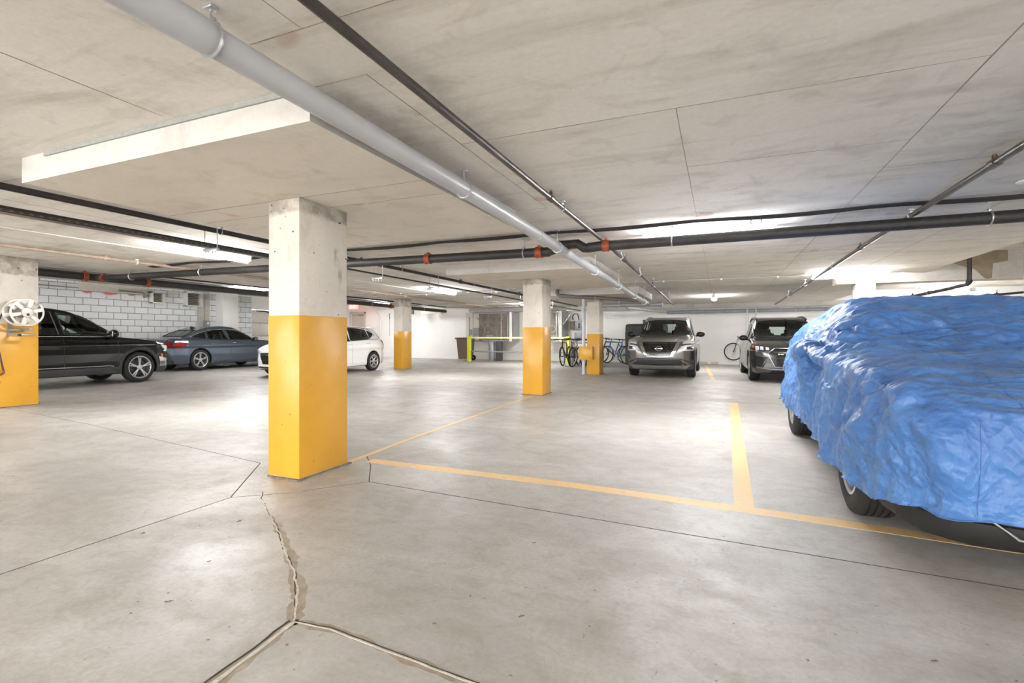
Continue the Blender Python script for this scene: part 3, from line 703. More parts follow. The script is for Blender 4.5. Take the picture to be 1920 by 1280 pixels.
# electric heater unit on the back wall
t = empty('wall_heater', (-12.9, 20.9, 2.31)); tag(t, 'long beige heater unit under the slab in front of the white back wall', 'heater')
part(MB().rbox(-.55, .55, -.14, .14, -.1, .1, .01), 'casing', OFFW, t)
part(MB().rbox(.34, .55, -.15, -.14, -.09, .05, .003), 'end_panel', WHITEM, t); part(MB().rbox(-.04, .1, -.152, -.14, .0, .05, .004), 'badge_plate', BLACKP, t)
for q in (-.4, .4): part(MB().cyl((q, 0, .1), (q, 0, .48), .008, 6), 'hanger', GALV, t)
tag(MB().rbox(-.09, .09, -.05, .05, -.12, .12, .01).tube([(-.05, -.055, .06), (.05, -.055, .06)], .02, 6).tube([(-.05, -.055, -.02), (.05, -.055, -.02)], .02, 6).cyl((0, 0, .1), (0, 0, .475), .008, 6).build('speaker_box', simple('dark_box', rgb(90, 90, 92), .5), loc=(-13.95, 20.7, 2.32)), 'small dark box hanging left of the beige heater', 'box')
tag(MB().tube([(0, 0, 0), (.02, -.02, .12), (-.02, -.02, .2), (.03, -.02, .3)], .018, 6).cyl((0, 0, 0), (0, 0, -.9), .006, 6).build('pull_cord', GREYP, loc=(-16.0, 21.685, 2.02)), 'thin cord with a dark pull hanging on the white back wall', 'cord')

# galvanised duct housings on the back wall
SCREEN = simple('screen_mesh', rgb(128, 122, 112), .5, metal=.5, var=.3, vscale=3)
def duct_housing(x0, x1, y0, y1, z0, z1, xs, label, copyn=0):
    t = empty('duct_housing', (x0, y0, z0)); tag(t, label, 'duct housing')
    W, D, H = x1 - x0, y1 - y0, z1 - z0
    part(MB().box(0, W, 0, D, 0, .03).box(xs[2], W, .03, D, .03, H), 'casing', GALV, t)
    fr = MB()
    for x in (0, xs[1], xs[2]): fr.rbox(x - .02, x + .02, -.02, .02, 0, H, .004)
    fr.rbox(0, W, -.02, .02, H - .05, H, .004).rbox(0, W, -.02, .02, 0, .05, .004)
    part(fr, 'frame', GALV, t)
    part(MB().box(xs[0], xs[2] - .02, .0, .015, .05, H - .05), 'screen', SCREEN, t)
    cx, cz = xs[0] + (xs[1] - xs[0]) * .42, H * .42
    part(MB().tube([(cx + .16 * math.cos(a), -.02, cz + .16 * math.sin(a)) for a in [2 * PI * i / 24 for i in range(24)]], .012, 6, closed=True), 'fan_ring', GALV, t)
    part(MB().tube([(cx, -.015, cz - .16), (cx, -.015, H - .1)], .01, 6), 'fan_rod', GALV, t)
    part(MB().tube([(cx - .42, -.015, H * .75), (cx - .2, -.015, H * .45), (cx - .2, -.015, H * .2)], .01, 6), 'fan_strut', GALV, t)
    part(MB().tube([(cx + .85, -.015, H * .9), (cx + .5, -.015, H * .55), (cx + .42, -.015, H * .3), (cx + .5, -.015, H * .12)], .01, 6), 'fan_strut', GALV, t)
    part(MB().box(cx - .1, cx + .25, -.012, -.004, .12, .32), 'patch_plate', simple('patch', rgb(160, 154, 146), .5), t)
    part(MB().rbox(xs[2] + .02, xs[2] + .1, -.03, .02, .02, H, .006), 'side_panel', GREYM, t)
    part(MB().cyl((W - .09, -.09, .0), (W - .09, -.09, H), .075, 20), 'vertical_duct', WHITEM, t)
    return t
duct_housing(-10.70, -8.66, 20.9, YB - .03, .88, 2.22, (.31, 1.45, 1.76), 'galvanised duct housing with a mesh screen above the yellow rail, left of the second pillar')
duct_housing(-6.97, -6.3, 20.9, YB - .03, .88, 2.22, (.02, .35, .47), 'narrow galvanised duct housing right of the second pillar behind the bicycles')
t = empty('support_post', (-9.35, 20.9, 0)); tag(t, 'dark grey post standing under the left duct housing', 'post')
part(MB().rbox(-.14, .14, -.1, .1, 0, .9, .01), 'post', simple('dark_post', rgb(84, 82, 80), .5), t)
tag(MB().rbox(-.12, .12, -.1, .1, 0, .9, .01).build('metal_post', GALV, loc=(-9.72, 20.9, 0)), 'pale metal post next to the dark grey post under the duct', 'post')
# conduit loop and control box left of the duct
tag(MB().tube([(0, 0, 0), (0, 0, -.9), (.06, 0, -1.0), (.5, 0, -1.02), (.62, 0, -.95), (.64, 0, -.3), (.55, 0, -.12), (.4, 0, -.05)], .018, 8).build('conduit_loop', GREYM, loc=(-11.3, 21.665, 2.05)), 'looped grey conduit on the wall left of the mesh screen', 'conduit')
def ebox(x, y, z, w, h, d, m, label, lens=True):
    t = empty('control_box', (x, y, z)); tag(t, label, 'control box')
    part(MB().rbox(-w / 2, w / 2, -d, 0, -h / 2, h / 2, .01), 'box', m, t)
    if lens: part(MB().rbox(w * .02, w * .32, -d - .01, -d + .002, -h * .3, h * .3, .004), 'display', simple('dark_display', rgb(38, 58, 66), .3), t)
ebox(-11.05, 21.68, 1.32, .3, .26, .16, GREYM, 'small control box with a dark display beside the looped conduit')
ebox(-10.5, 20.87, 1.36, .26, .3, .1, GREYM, 'grey control box on the left side of the duct screen', False)
ebox(-5.80, 21.68, 1.60, .32, .4, .18, GREYM, 'grey control box with a dark window on the wall behind the bicycles')
ebox(-6.07, 21.68, 1.6, .18, .38, .2, simple('brown_box', rgb(120, 106, 92), .5), 'brownish junction box beside the grey control box', False)
ebox(-5.8, 21.68, 1.12, .36, .36, .15, GREYM, 'lower grey box above the bicycles', False)
ebox(-2.95, 21.7, 1.72, .13, .2, .12, simple('dark_switch', rgb(110, 108, 102), .5), 'small dark switch box on the back wall right of the yellow box pillar', True)
conduit('dark curved conduit above the boxes behind the bicycles', [(-6.05, 21.6, 1.83), (-6.1, 21.6, 2.0), (-6.0, 21.6, 2.12), (-5.85, 21.6, 2.12), (-5.78, 21.6, 1.83)], r=.02, mat=GREYP)
# yellow guard rail
t = empty('guard_rail', (-10.3, 19.75, 0)); tag(t, 'yellow guard rail with a grey lower rail in front of the duct housings', 'guard rail')
RY = M('rail_yellow')
for x in (0, 4.55): part(MB().rbox(x - .075, x + .075, -.075, .075, 0, 1.12, .01), 'post', RY, t)
part(MB().rbox(0, 4.5, -.035, .035, 1.02, 1.09, .008), 'top_rail', simple('pale_rail', rgb(240, 240, 170), .4), t)
part(MB().rbox(0, 4.5, -.025, .025, .42, .48, .006), 'lower_rail', GREYM, t)
# brown wheeled bin
t = empty('wheeled_bin', (-10.85, 20.45, 0)); tag(t, 'brown wheeled bin behind the left post of the yellow rail', 'bin')
BRN = simple('brown_plastic', rgb(112, 96, 82), .5)
part(MB().add([(-.24, -.26, .08), (.24, -.26, .08), (.24, .26, .08), (-.24, .26, .08), (-.3, -.34, 1.0), (.3, -.34, 1.0), (.3, .34, 1.0), (-.3, .34, 1.0)], [(0, 3, 2, 1), (4, 5, 6, 7), (0, 1, 5, 4), (1, 2, 6, 5), (2, 3, 7, 6), (3, 0, 4, 7)]), 'bin_body', BRN, t)
part(MB().rbox(-.38, .33, -.37, .37, 1.0, 1.06, .02), 'lid', simple('brown_dark', rgb(78, 66, 58), .5), t)
for y in (-.2, .24): part(MB().lathe([(.03, -.02), (.12, -.03), (.13, 0), (.12, .03), (.03, .02)], (.28, y, .13), 'y', 24), 'wheel', BLACKP, t)
# wheel stop lumps on the floor by the back wall
for (x, y, L) in [(-.62, 21.3, .34), (-.2, 21.35, .3)]:
    tag(MB().rbox(-L / 2, L / 2, -.08, .08, 0, .1, .03).build('concrete_block', M('edge_concrete'), loc=(x, y, 0)), 'low concrete lump on the floor by the back wall, %s' % ('nearer the silver car' if x < -.4 else 'nearer the wall bicycle'), 'concrete block')
# yellow box on the fourth pillar
t = empty('junction_box', (-3.62, 14.33, .64)); tag(t, 'yellow painted box on the pillar in front of the bicycles', 'box')
part(MB().rbox(-.2, .2, -.09, .09, -.19, .19, .008), 'box', M('yellow_paint'), t)
part(MB().rbox(-.2, .2, -.1, -.09, -.195, .195, .003), 'cover_plate', M('yellow_paint'), t)
for z in (-.13, .13): part(MB().cyl((.12, -.107, z), (.12, -.1, z), .012, 8), 'screw', BRASS, t)
# ------------------------------------------------------------------ hose reel on the left pillar
t = empty('hose_reel', (-10.544, 4.36, 1.52)); tag(t, 'white spoked hose reel mounted on the left pillar', 'hose reel')
REEL = simple('reel_paint', rgb(214, 206, 196), .35, metal=.2, var=.05, vscale=20)
def disc(x, R, spokes=True):
    d = MB(); n = 48
    d.lathe([(R - .02, -.01), (R, -.008), (R + .004, 0), (R, .008), (R - .02, .01), (R - .024, 0)], (x, 0, 0), 'x', n)
    if spokes:
        for k in range(6):
            a = 2 * PI * k / 6 + .25
            c, s = math.cos(a), math.sin(a)
            for e in (1,):
                w0, w1 = .022, .03
                P = [(x - .004, c * .06 - s * w0, s * .06 + c * w0), (x - .004, c * .06 + s * w0, s * .06 - c * w0), (x - .004, c * (R - .015) + s * w1, s * (R - .015) - c * w1), (x - .004, c * (R - .015) - s * w1, s * (R - .015) + c * w1)]
                Q = [(x + .006, p[1], p[2]) for p in P]
                d.add(P + Q, [(0, 1, 2, 3), (7, 6, 5, 4), (0, 4, 5, 1), (1, 5, 6, 2), (2, 6, 7, 3), (3, 7, 4, 0)])
        d.lathe([(0, -.006), (.075, -.006), (.08, 0), (.075, .012), (.05, .018), (0, .02)], (x, 0, 0), 'x', 32, closed=False)
    else:
        d.lathe([(.1, -.006), (R - .015, -.004), (R - .015, .004), (.1, .006)], (x, 0, 0), 'x', n)
    return d
part(disc(.36, .215), 'reel_flange', REEL, t, 'front flange with six spokes')
part(disc(.14, .215), 'reel_flange', REEL, t, 'rear flange')
part(MB().cyl((.02, 0, 0), (.37, 0, 0), .08, 24), 'drum', simple('drum_dark', rgb(96, 88, 80), .5), t)
part(MB().lathe([(.005, 0), (.018, .004), (.02, 0), (.018, -.004)], (.385, .0, -.035), 'x', 16), 'hub_mark', BLACKP, t)
part(MB().rbox(.0, .02, -.1, -.04, -.36, .1, .004).rbox(0, .34, -.1, -.06, -.38, -.34, .006).rbox(.0, .3, .06, .1, -.29, -.25, .006).rbox(.0, .05, -.1, .1, -.31, -.27, .006).rbox(.3, .34, -.1, .12, -.38, -.34, .006), 'bracket', simple('bracket_grey', rgb(150, 143, 136), .4, metal=.4), t)
hp = [(.1, -.2, -.02), (.06, -.235, -.15), (.045, -.245, -.3), (.05, -.235, -.5), (.06, -.2, -.75), (.06, -.17, -.92)]
part(MB().tube(hp, .013, 10), 'hose', simple('brown_hose', rgb(64, 44, 34), .5), t)
part(MB().tube([(.06, -.17, -.92), (.06, -.165, -.96), (.06, -.2, -.99), (.06, -.24, -.985)], .017, 10), 'nozzle', BRASS, t)
part(MB().rbox(.365, .4, .08, .13, .13, .16, .004).cyl((.38, .12, .145), (.42, .15, .15), .008, 8), 'crank_handle', GREYM, t)
for i in range(9):
    pass
# litter: leaves, twigs on the floor
LEAF = simple('dry_leaf', rgb(92, 78, 64), .8)
LIT = [(-.02, 1.75), (.35, 1.62), (-.32, 1.6), (-.75, 1.9), (-1.05, 1.72), (.5, 1.85), (.9, 1.7), (-2.4, 1.75), (-2.2, 1.42), (-3.1, 1.85), (-.5, 1.3), (.12, 1.35), (-2.75, 2.2), (-.95, 2.6), (.7, 2.2)]
for i, (x, y) in enumerate(LIT):
    rr = random.Random(i); mb = MB(); a = rr.uniform(0, PI); L = rr.uniform(.015, .035)
    n = 5; pts = [(L * (k / n - .5) * math.cos(a) + rr.uniform(-.003, .003), L * (k / n - .5) * math.sin(a) + rr.uniform(-.003, .003), .0025) for k in range(n + 1)]
    mb.tube(pts, [.0008, .0022, .0012, .0025, .0012, .0006], 6)
    if i % 3 == 0: mb.tube([pts[2], (pts[2][0] + .012, pts[2][1] + .01, .002)], .0009, 5); mb.tube([pts[3], (pts[3][0] - .01, pts[3][1] + .012, .002)], .0009, 5)
    tag(mb.build('dry_twig', LEAF, loc=(x, y, 0)), 'tiny dry leaf or twig scrap lying on the foreground floor', 'litter', 'scraps on the foreground floor')

# ================================================================== CARS
def poly_sd(px, pz, poly):
    """signed distance (negative inside) of 2-D points to a polygon"""
    P = np.array(poly, float); Q = np.roll(P, -1, 0)
    d = np.full(px.shape, 1e9); ins = np.zeros(px.shape, bool)
    for (ax, az), (bx, bz) in zip(P, Q):
        ex, ez = bx - ax, bz - az; L = ex * ex + ez * ez + 1e-12
        t = np.clip(((px - ax) * ex + (pz - az) * ez) / L, 0, 1)
        d = np.minimum(d, (px - ax - t * ex) ** 2 + (pz - az - t * ez) ** 2)
        c = ((az > pz) != (bz > pz)) & (px < (bx - ax) * (pz - az) / (bz - az + 1e-12) + ax)
        ins ^= c
    d = np.sqrt(d); return np.where(ins, -d, d)
def inside(px, pz, poly): return poly_sd(np.asarray(px), np.asarray(pz), poly) < 0
def smooth_poly(pts, n=6):
    """closed Catmull-Rom through pts; a third entry of 1 keeps a corner sharp"""
    out = []; N = len(pts)
    for i in range(N):
        p0, p1, p2, p3 = [np.array(pts[(i + k - 1) % N][:2], float) for k in range(4)]
        if len(pts[i]) > 2: p0 = p1
        if len(pts[(i + 1) % N]) > 2: p3 = p2
        for k in range(n):
            t = k / n
            out.append(tuple(.5 * ((2 * p1) + (-p0 + p2) * t + (2 * p0 - 5 * p1 + 4 * p2 - p3) * t * t + (-p0 + 3 * p1 - 3 * p2 + p3) * t ** 3)))
    return out
def smax(a, b, k):
    h = np.clip(.5 + .5 * (a - b) / k, 0, 1); return b + (a - b) * h + k * h * (1 - h)
def smin(a, b, k): return -smax(-a, -b, k)
def surface_nets(f, org, h):
    nx, ny, nz = f.shape; s = f < 0
    c = np.zeros((nx - 1, ny - 1, nz - 1), int)
    for i in (0, 1):
        for j in (0, 1):
            for k in (0, 1): c += s[i:nx - 1 + i, j:ny - 1 + j, k:nz - 1 + k]
    act = (c > 0) & (c < 8); idx = -np.ones(act.shape, int); I = np.argwhere(act); idx[act] = np.arange(len(I))
    acc = np.zeros((len(I), 3)); cnt = np.zeros(len(I))
    E = [((0, 0, 0), (1, 0, 0)), ((0, 1, 0), (1, 1, 0)), ((0, 0, 1), (1, 0, 1)), ((0, 1, 1), (1, 1, 1)), ((0, 0, 0), (0, 1, 0)), ((1, 0, 0), (1, 1, 0)), ((0, 0, 1), (0, 1, 1)), ((1, 0, 1), (1, 1, 1)),
         ((0, 0, 0), (0, 0, 1)), ((1, 0, 0), (1, 0, 1)), ((0, 1, 0), (0, 1, 1)), ((1, 1, 0), (1, 1, 1))]
    for a, b in E:
        a = np.array(a); b = np.array(b); A = I + a; B = I + b
        fa = f[A[:, 0], A[:, 1], A[:, 2]]; fb = f[B[:, 0], B[:, 1], B[:, 2]]; m = (fa < 0) != (fb < 0)
        t = np.where(m, fa / np.where(fa == fb, 1, fa - fb), 0)[:, None]
        acc[m] += (a + (b - a) * t)[m]; cnt[m] += 1
    V = org + (I + acc / cnt[:, None]) * h
    F = []
    for ax in range(3):
        sl0 = [slice(1, -1)] * 3; sl1 = [slice(1, -1)] * 3; sl0[ax] = slice(0, -1); sl1[ax] = slice(1, None)
        a = s[tuple(sl0)]; b = s[tuple(sl1)]; m = a != b; J = np.argwhere(m)
        off = np.array([1, 1, 1]); off[ax] = 0; J = J + off
        u, v = [(1, 2), (2, 0), (0, 1)][ax]
        du = np.zeros(3, int); du[u] = 1; dv = np.zeros(3, int); dv[v] = 1
        q = [idx[tuple((J - du - dv).T)], idx[tuple((J - dv).T)], idx[tuple(J.T)], idx[tuple((J - du).T)]]
        q = np.stack(q, 1); fl_ = ~a[m]; q[fl_] = q[fl_][:, ::-1]; F.append(q)
    return V, np.concatenate(F)
def np_mesh(name, V, F, mat, parent=None, smooth=True):
    me = bpy.data.meshes.new(name)
    me.vertices.add(len(V)); me.vertices.foreach_set('co', np.asarray(V, np.float32).ravel())
    me.loops.add(F.size); me.loops.foreach_set('vertex_index', F.astype(np.int32).ravel())
    me.polygons.add(len(F)); me.polygons.foreach_set('loop_start', (np.arange(len(F)) * F.shape[1]).astype(np.int32))
    me.polygons.foreach_set('use_smooth', np.ones(len(F), bool)) if smooth else None
    for m in (mat if isinstance(mat, list) else [mat]): me.materials.append(m)
    me.update(calc_edges=True); me.validate()
    o = bpy.data.objects.new(name, me); col.objects.link(o)
    if parent: o.parent = parent
    return o
def relax(V, F, it=2, lam=.5):
    for _ in range(it):
        S = np.zeros_like(V); C = np.zeros(len(V))
        for k in range(4):
            a = F[:, k]; b = F[:, (k + 1) % 4]
            np.add.at(S, a, V[b]); np.add.at(C, a, 1); np.add.at(S, b, V[a]); np.add.at(C, b, 1)
        V = V + lam * (S / C[:, None] - V)
    return V

class Car:
    """car in its own frame: +X forward, Y to the left, Z up, origin on the ground at the middle"""
    def __init__(s, loc, rz, L, W, side, house, plan, sect, wheels, r, roofw, beltw, label, paint, h=.02, name='car', zb=.9, house_y=None, arch=.05):
        s.root = empty(name, loc, rz); tag(s.root, label, 'car')
        s.L, s.W, s.r = L, W, r; s.wx = wheels
        x = np.arange(-L / 2 - .1, L / 2 + .1, h); y = np.arange(-W / 2 - .08, W / 2 + .08, h); z = np.arange(.08, 1.85, h)
        X, Z = np.meshgrid(x, z, indexing='ij')
        lo = poly_sd(X, Z, smooth_poly(side))[:, None, :]; hi = poly_sd(X, Z, smooth_poly(house))[:, None, :]
        XP, YP = np.meshgrid(x, y, indexing='ij')
        pl = poly_sd(XP, np.abs(YP), [(plan[0][0], -.5)] + list(plan) + [(plan[-1][0], -.5)])[:, :, None]
        zz = [p[0] for p in sect]; ii = [p[1] for p in sect]
        inset = np.interp(z, zz, ii)[None, None, :]
        body = smax(smax(pl + inset, lo, .05), -1e3 + 0 * lo, .001)
        ay = np.abs(y)[None, :, None]
        hw = beltw - (beltw - roofw) * np.clip((z - zb) / (1.0 * (max(p[1] for p in house) - zb)), 0, 1.1) ** 1.25
        # the greenhouse narrows in plan towards both ends
        nar = np.interp(x, [p[0] for p in house_y], [p[1] for p in house_y]) if house_y else 0 * x
        gh = smax(hi, (ay - hw[None, None, :] + nar[:, None, None]) * .95, .07)
        f = smin(body, gh, .035)
        for wx in wheels:
            R = r + arch; d = np.sqrt((x[:, None, None] - wx) ** 2 + (z[None, None, :] - r) ** 2) - R
            f = np.maximum(f, -np.maximum(d, (W / 2 - .30) - ay))
        s.f = f
        V, F = surface_nets(f, np.array([x[0], y[0], z[0]]), h)
        V = relax(V, F, 1, .35)
        s.V, s.F = V, F
        s.bvh = BVHTree.FromPolygons([tuple(v) for v in V], [tuple(q) for q in F.tolist()])
        s.paint = paint; s.holes = []
        s.cen = V[F].mean(1)
        e1 = V[F[:, 2]] - V[F[:, 0]]; e2 = V[F[:, 3]] - V[F[:, 1]]; n = np.cross(e1, e2); s.nrm = n / (np.linalg.norm(n, axis=1)[:, None] + 1e-12)
    def hit(s, p, d):
        h = s.bvh.ray_cast(Vector(p), Vector(d)); return h[0], h[1]
    def patch(s, top, bot, ax, off=.004, th=.02, nu=24, nv=8, sgn=1, inner=None):
        """ax 'y': points are (x,z) seen from the side sgn; 'x': (y,z) seen from the front(+1)/rear(-1); 'z': (x,y) from above"""
        def samp(pl, t):
            P = np.array(pl, float); d = np.r_[0, np.cumsum(np.hypot(*np.diff(P, axis=0).T))]; return np.array([np.interp(t * d[-1], d, P[:, 0]), np.interp(t * d[-1], d, P[:, 1])])
        vs = []; ins = []
        for i in range(nu + 1):
            a = samp(top, i / nu); b = samp(bot, i / nu)
            for j in range(nv + 1):
                q = a + (b - a) * j / nv
                if ax == 'y': o = (q[0], sgn * 3, q[1]); d = (0, -sgn, 0)
                elif ax == 'x': o = (sgn * 6, q[0], q[1]); d = (-sgn, 0, 0)
                else: o = (q[0], q[1], 4); d = (0, 0, -1)
                p, n = s.hit(o, d)
                if p is None:
                    k = vs[-1] if vs else Vector((q[0], sgn * s.W / 2, q[1])); 
                    p = Vector((q[0], k[1], q[1])) if ax == 'y' else Vector((k[0], q[0], q[1])); n = -Vector(d)
                if n.dot(Vector(d)) > 0: n = -n
                vs.append(p + n * off + -Vector(d) * 0.0); ins.append(p - n * th)
        K = nv + 1; N = len(vs); fs = []
        for i in range(nu):
            for j in range(nv):
                q = (i * K + j, (i + 1) * K + j, (i + 1) * K + j + 1, i * K + j + 1); fs.append(q)
        rim = [i * K for i in range(nu + 1)] + [nu * K + j for j in range(1, K)] + [i * K + nv for i in range(nu - 1, -1, -1)] + [j for j in range(nv - 1, 0, -1)]
        m = MB(); m.add(vs + [ins[i] for i in rim], fs + [(rim[i], rim[(i + 1) % len(rim)], N + (i + 1) % len(rim), N + i) for i in range(len(rim))])
        return m
    def add(s, name, mat, *a, label=None, parent=None, **k):
        return part(s.patch(*a, **k), name, mat, parent or s.root, label, smooth=35)
    def window(s, top, bot, ax='y', sgn=1, mat=None, name='window', frame=.03, fm=None, see=True, off=.003):
        poly = list(top) + list(bot)[::-1]
        if see: s.holes.append((poly, ax, sgn))
        o = part(s.patch(top, bot, ax, off=off, th=.0, sgn=sgn, nu=26, nv=10), name, mat or GLASS, s.root, smooth=60)
        # dark frit band along the opening
        P = []
        for q in poly:
            org, d = ((q[0], sgn * 3, q[1]), (0, -sgn, 0)) if ax == 'y' else ((sgn * 6, q[0], q[1]), (-sgn, 0, 0))
            P.append(q)
        pts = []
        for a, b in zip(P, P[1:] + P[:1]):
            k = max(1, int(math.dist(a, b) / .05))
            for i in range(k):
                q = (a[0] + (b[0] - a[0]) * i / k, a[1] + (b[1] - a[1]) * i / k)
                org, d = ((q[0], sgn * 3, q[1]), (0, -sgn, 0)) if ax == 'y' else ((sgn * 6, q[0], q[1]), (-sgn, 0, 0))
                p, n = s.hit(org, d)
                if p is not None: pts.append(p + (n if n.dot(Vector(d)) < 0 else -n) * .002)
        part(MB().tube(pts, frame / 2, 6, closed=True), 'seal', fm or BLACKP, o)
        return o
    def line(s, pts, ax, sgn, r, name, mat, off=.0, parent=None, flat=False, label=None):
        out = []
        for a, b in zip(pts[:-1], pts[1:]):
            k = max(1, int(math.dist(a, b) / .04))
            for i in range(k + 1):
                q = (a[0] + (b[0] - a[0]) * i / k, a[1] + (b[1] - a[1]) * i / k)
                org, d = ((q[0], sgn * 3, q[1]), (0, -sgn, 0)) if ax == 'y' else (((sgn * 6, q[0], q[1]), (-sgn, 0, 0)) if ax == 'x' else ((q[0], q[1], 4), (0, 0, -1)))
                p, n = s.hit(org, d)
                if p is not None:
                    if n.dot(Vector(d)) > 0: n = -n
                    p = p + n * off
                    if not out or (p - out[-1]).length > .004: out.append(p)
        return part(MB().tube(out, r, 6), name, mat, parent or s.root, label)
    def finish(s, trim=None, trimz=.0, inner=True):
        keep = np.ones(len(s.F), bool)
        for poly, ax, sgn in s.holes:
            c = s.cen
            if ax == 'y': m = (poly_sd(c[:, 0], c[:, 2], poly) < .0) & (c[:, 1] * sgn > .2) & (s.nrm[:, 1] * sgn > .15)
            else: m = (poly_sd(c[:, 1], c[:, 2], poly) < .0) & (s.nrm[:, 0] * sgn > .12) & (c[:, 0] * sgn > -.6 if sgn > 0 else c[:, 0] < .2)
            keep &= ~m
        mats = [s.paint, trim or BLACKP, BLACKP]
        F = s.F[keep]; c = s.cen[keep]; mi = np.zeros(len(F), np.int32)
        if trim is not None: mi[trimf(s, c, trimz)] = 1
        inn = np.zeros(len(F), bool)
        for wx in s.wx:
            R = s.r + .056
            inn |= (np.hypot(c[:, 0] - wx, c[:, 2] - s.r) < R + .012) & (np.abs(c[:, 1]) < s.W / 2 - .075)
        inn |= (s.nrm[keep][:, 2] < -.8) & (c[:, 2] < .45)
        mi[inn] = 2
        o = np_mesh('body', s.V, F, mats, s.root); o.data.polygons.foreach_set('material_index', mi)
        bm = bmesh.new(); bm.from_mesh(o.data); bmesh.ops.delete(bm, geom=[v for v in bm.verts if not v.link_faces], context='VERTS'); bm.to_mesh(o.data); bm.free()
        s.body = o
        if inner: s.interior()
        return o
    def interior(s):
        sx = s.wx[0] * 0; W = s.W
        part(MB().rbox(min(s.wx) + .2, max(s.wx) - .25, -W / 2 + .16, W / 2 - .16, .3, .5, .03), 'cabin_floor', SEAT, s.root)
        for q, (x, y) in enumerate(s.seats):
            m = MB().rbox(x - .26, x + .26, y - .25, y + .25, .45, s.sz, .06)
            bm = bmesh.new(); bmesh.ops.create_cube(bm, size=1); bmesh.ops.bevel(bm, geom=bm.edges[:], offset=.18, segments=3, affect='EDGES')
            m.bm(bm, Matrix.Translation((x - .3, y, s.sz + .29)) @ Matrix.Rotation(-.2, 4, 'Y') @ Matrix.Diagonal((.15, .5, .68, 1)))
            bm = bmesh.new(); bmesh.ops.create_cube(bm, size=1); bmesh.ops.bevel(bm, geom=bm.edges[:], offset=.2, segments=3, affect='EDGES')
            m.bm(bm, Matrix.Translation((x - .39, y, s.sz + .70)) @ Matrix.Diagonal((.11, .27, .19, 1)))
            part(m, 'car_seat', SEAT, s.root)
        dx = s.dash
        part(MB().rbox(dx - .3, dx + .45, -W / 2 + .15, W / 2 - .15, .6, s.dz, .05), 'dashboard', simple('dashboard', rgb(26, 26, 28), .6), s.root)
        yy = s.steer
        ring = [(dx - .42 + .06 * math.sin(a), yy + .185 * math.cos(a), s.dz - .02 + .18 * math.sin(a)) for a in [2 * PI * i / 24 for i in range(24)]]
        part(MB().tube(ring, .014, 6, closed=True).cyl((dx - .42, yy, s.dz - .02), (dx - .2, yy, s.dz - .1), .03, 10), 'steering_wheel', BLACKP, s.root)
def trimf(s, c, tz):
    """lower cladding below tz and round the wheel arches"""
    m = c[:, 2] < tz
    for wx in s.wx: m |= (np.hypot(c[:, 0] - wx, c[:, 2] - s.r) < s.r + .125) & (np.abs(c[:, 1]) > s.W / 2 - .16) & (c[:, 2] < s.r + .5)
    return m
def wheel(car, x, side, style, w=.225, rim=.24, hubc=None, r=None, parent=None, y=None, face_in=.0):
    """side +1 left, -1 right"""
    r = r or car.r; W = car.W
    y0 = side * (W / 2 - .02 - w / 2) if y is None else y
    t = empty('wheel', (x, y0, r), 0, parent or car.root)
    if side < 0: t.rotation_euler = (0, 0, PI)
    hw = w / 2
    prof = [(rim + .005, -hw + .02), (rim + .03, -hw + .005), (r - .055, -hw), (r - .02, -hw + .012), (r - .004, -hw + .035), (r, -hw + .06)]
    gro = []
    for q in (-.055, -.018, .018, .055): gro += [(r, q - .006), (r - .008, q - .005), (r - .008, q + .005), (r, q + .006)]
    prof += gro + [(r, hw - .06), (r - .004, hw - .035), (r - .02, hw - .012), (r - .055, hw), (rim + .03, hw - .005), (rim + .005, hw - .02), (rim, 0)]
    part(MB().lathe(prof, (0, 0, 0), 'y', 56), 'tyre', RUBBER, t)
    R = rim + .006
    lip = [(R, hw - .022), (R + .004, hw - .012), (R - .008, hw - .008), (R - .02, hw - .018), (R - .024, -hw + .03), (R, -hw + .02)]
    m = MB().lathe(lip, (0, 0, 0), 'y', 56)
    kind, n, tw = style
    f0 = hw - .03
    def spoke(a, w0, w1, r0, r1, dy=.0, tilt=0.0, th=.022):
        c, sn = math.cos(a), math.sin(a); tc, ts = math.cos(a + tilt), math.sin(a + tilt)
        A = []
        for rr, ww, cc, ss in ((r0, w0, c, sn), (r1, w1, tc, ts)):
            for e in (-1, 1):
                for yy in (f0 + dy, f0 + dy - th): A.append((rr * cc - e * ww * ss, yy - (.0 if rr == r0 else -.006), rr * ss + e * ww * cc))
        m.add(A, [(0, 4, 6, 2), (1, 3, 7, 5), (0, 1, 5, 4), (2, 6, 7, 3), (0, 2, 3, 1), (4, 5, 7, 6)])
    for k in range(n):
        a = 2 * PI * k / n + tw
        if kind == 'double':
            spoke(a - .05, .011, .010, .05, R - .02, tilt=-.06); spoke(a + .05, .011, .010, .05, R - .02, tilt=.06)
        elif kind == 'split':
            spoke(a, .028, .014, .04, R * .62); spoke(a, .014, .012, R * .5, R - .02, tilt=.22); spoke(a, .014, .012, R * .5, R - .02, tilt=-.22)
        elif kind == 'triple':
            for q in (-1, 0, 1): spoke(a, .007, .008, .04, R - .02, tilt=q * .13)
        else: spoke(a, .03, .022, .04, R - .02)
    m.lathe([(0, f0 - .02), (.06, f0 - .02), (.062, f0), (.035, f0 + .012), (0, f0 + .013)], (0, 0, 0), 'y', 28, closed=False)
    part(m, 'rim', ALLOY, t)
    part(MB().lathe([(.03, -.012), (rim * .72, -.012), (rim * .72, .012), (.03, .012)], (0, -.01, 0), 'y', 36), 'brake_disc', ALLOYD, t)
    part(MB().lathe([(0, -.02), (rim - .02, -.02), (rim - .02, -.03), (0, -.03)], (0, -.03, 0), 'y', 36, closed=False), 'wheel_back', BLACKP, t)
    return t
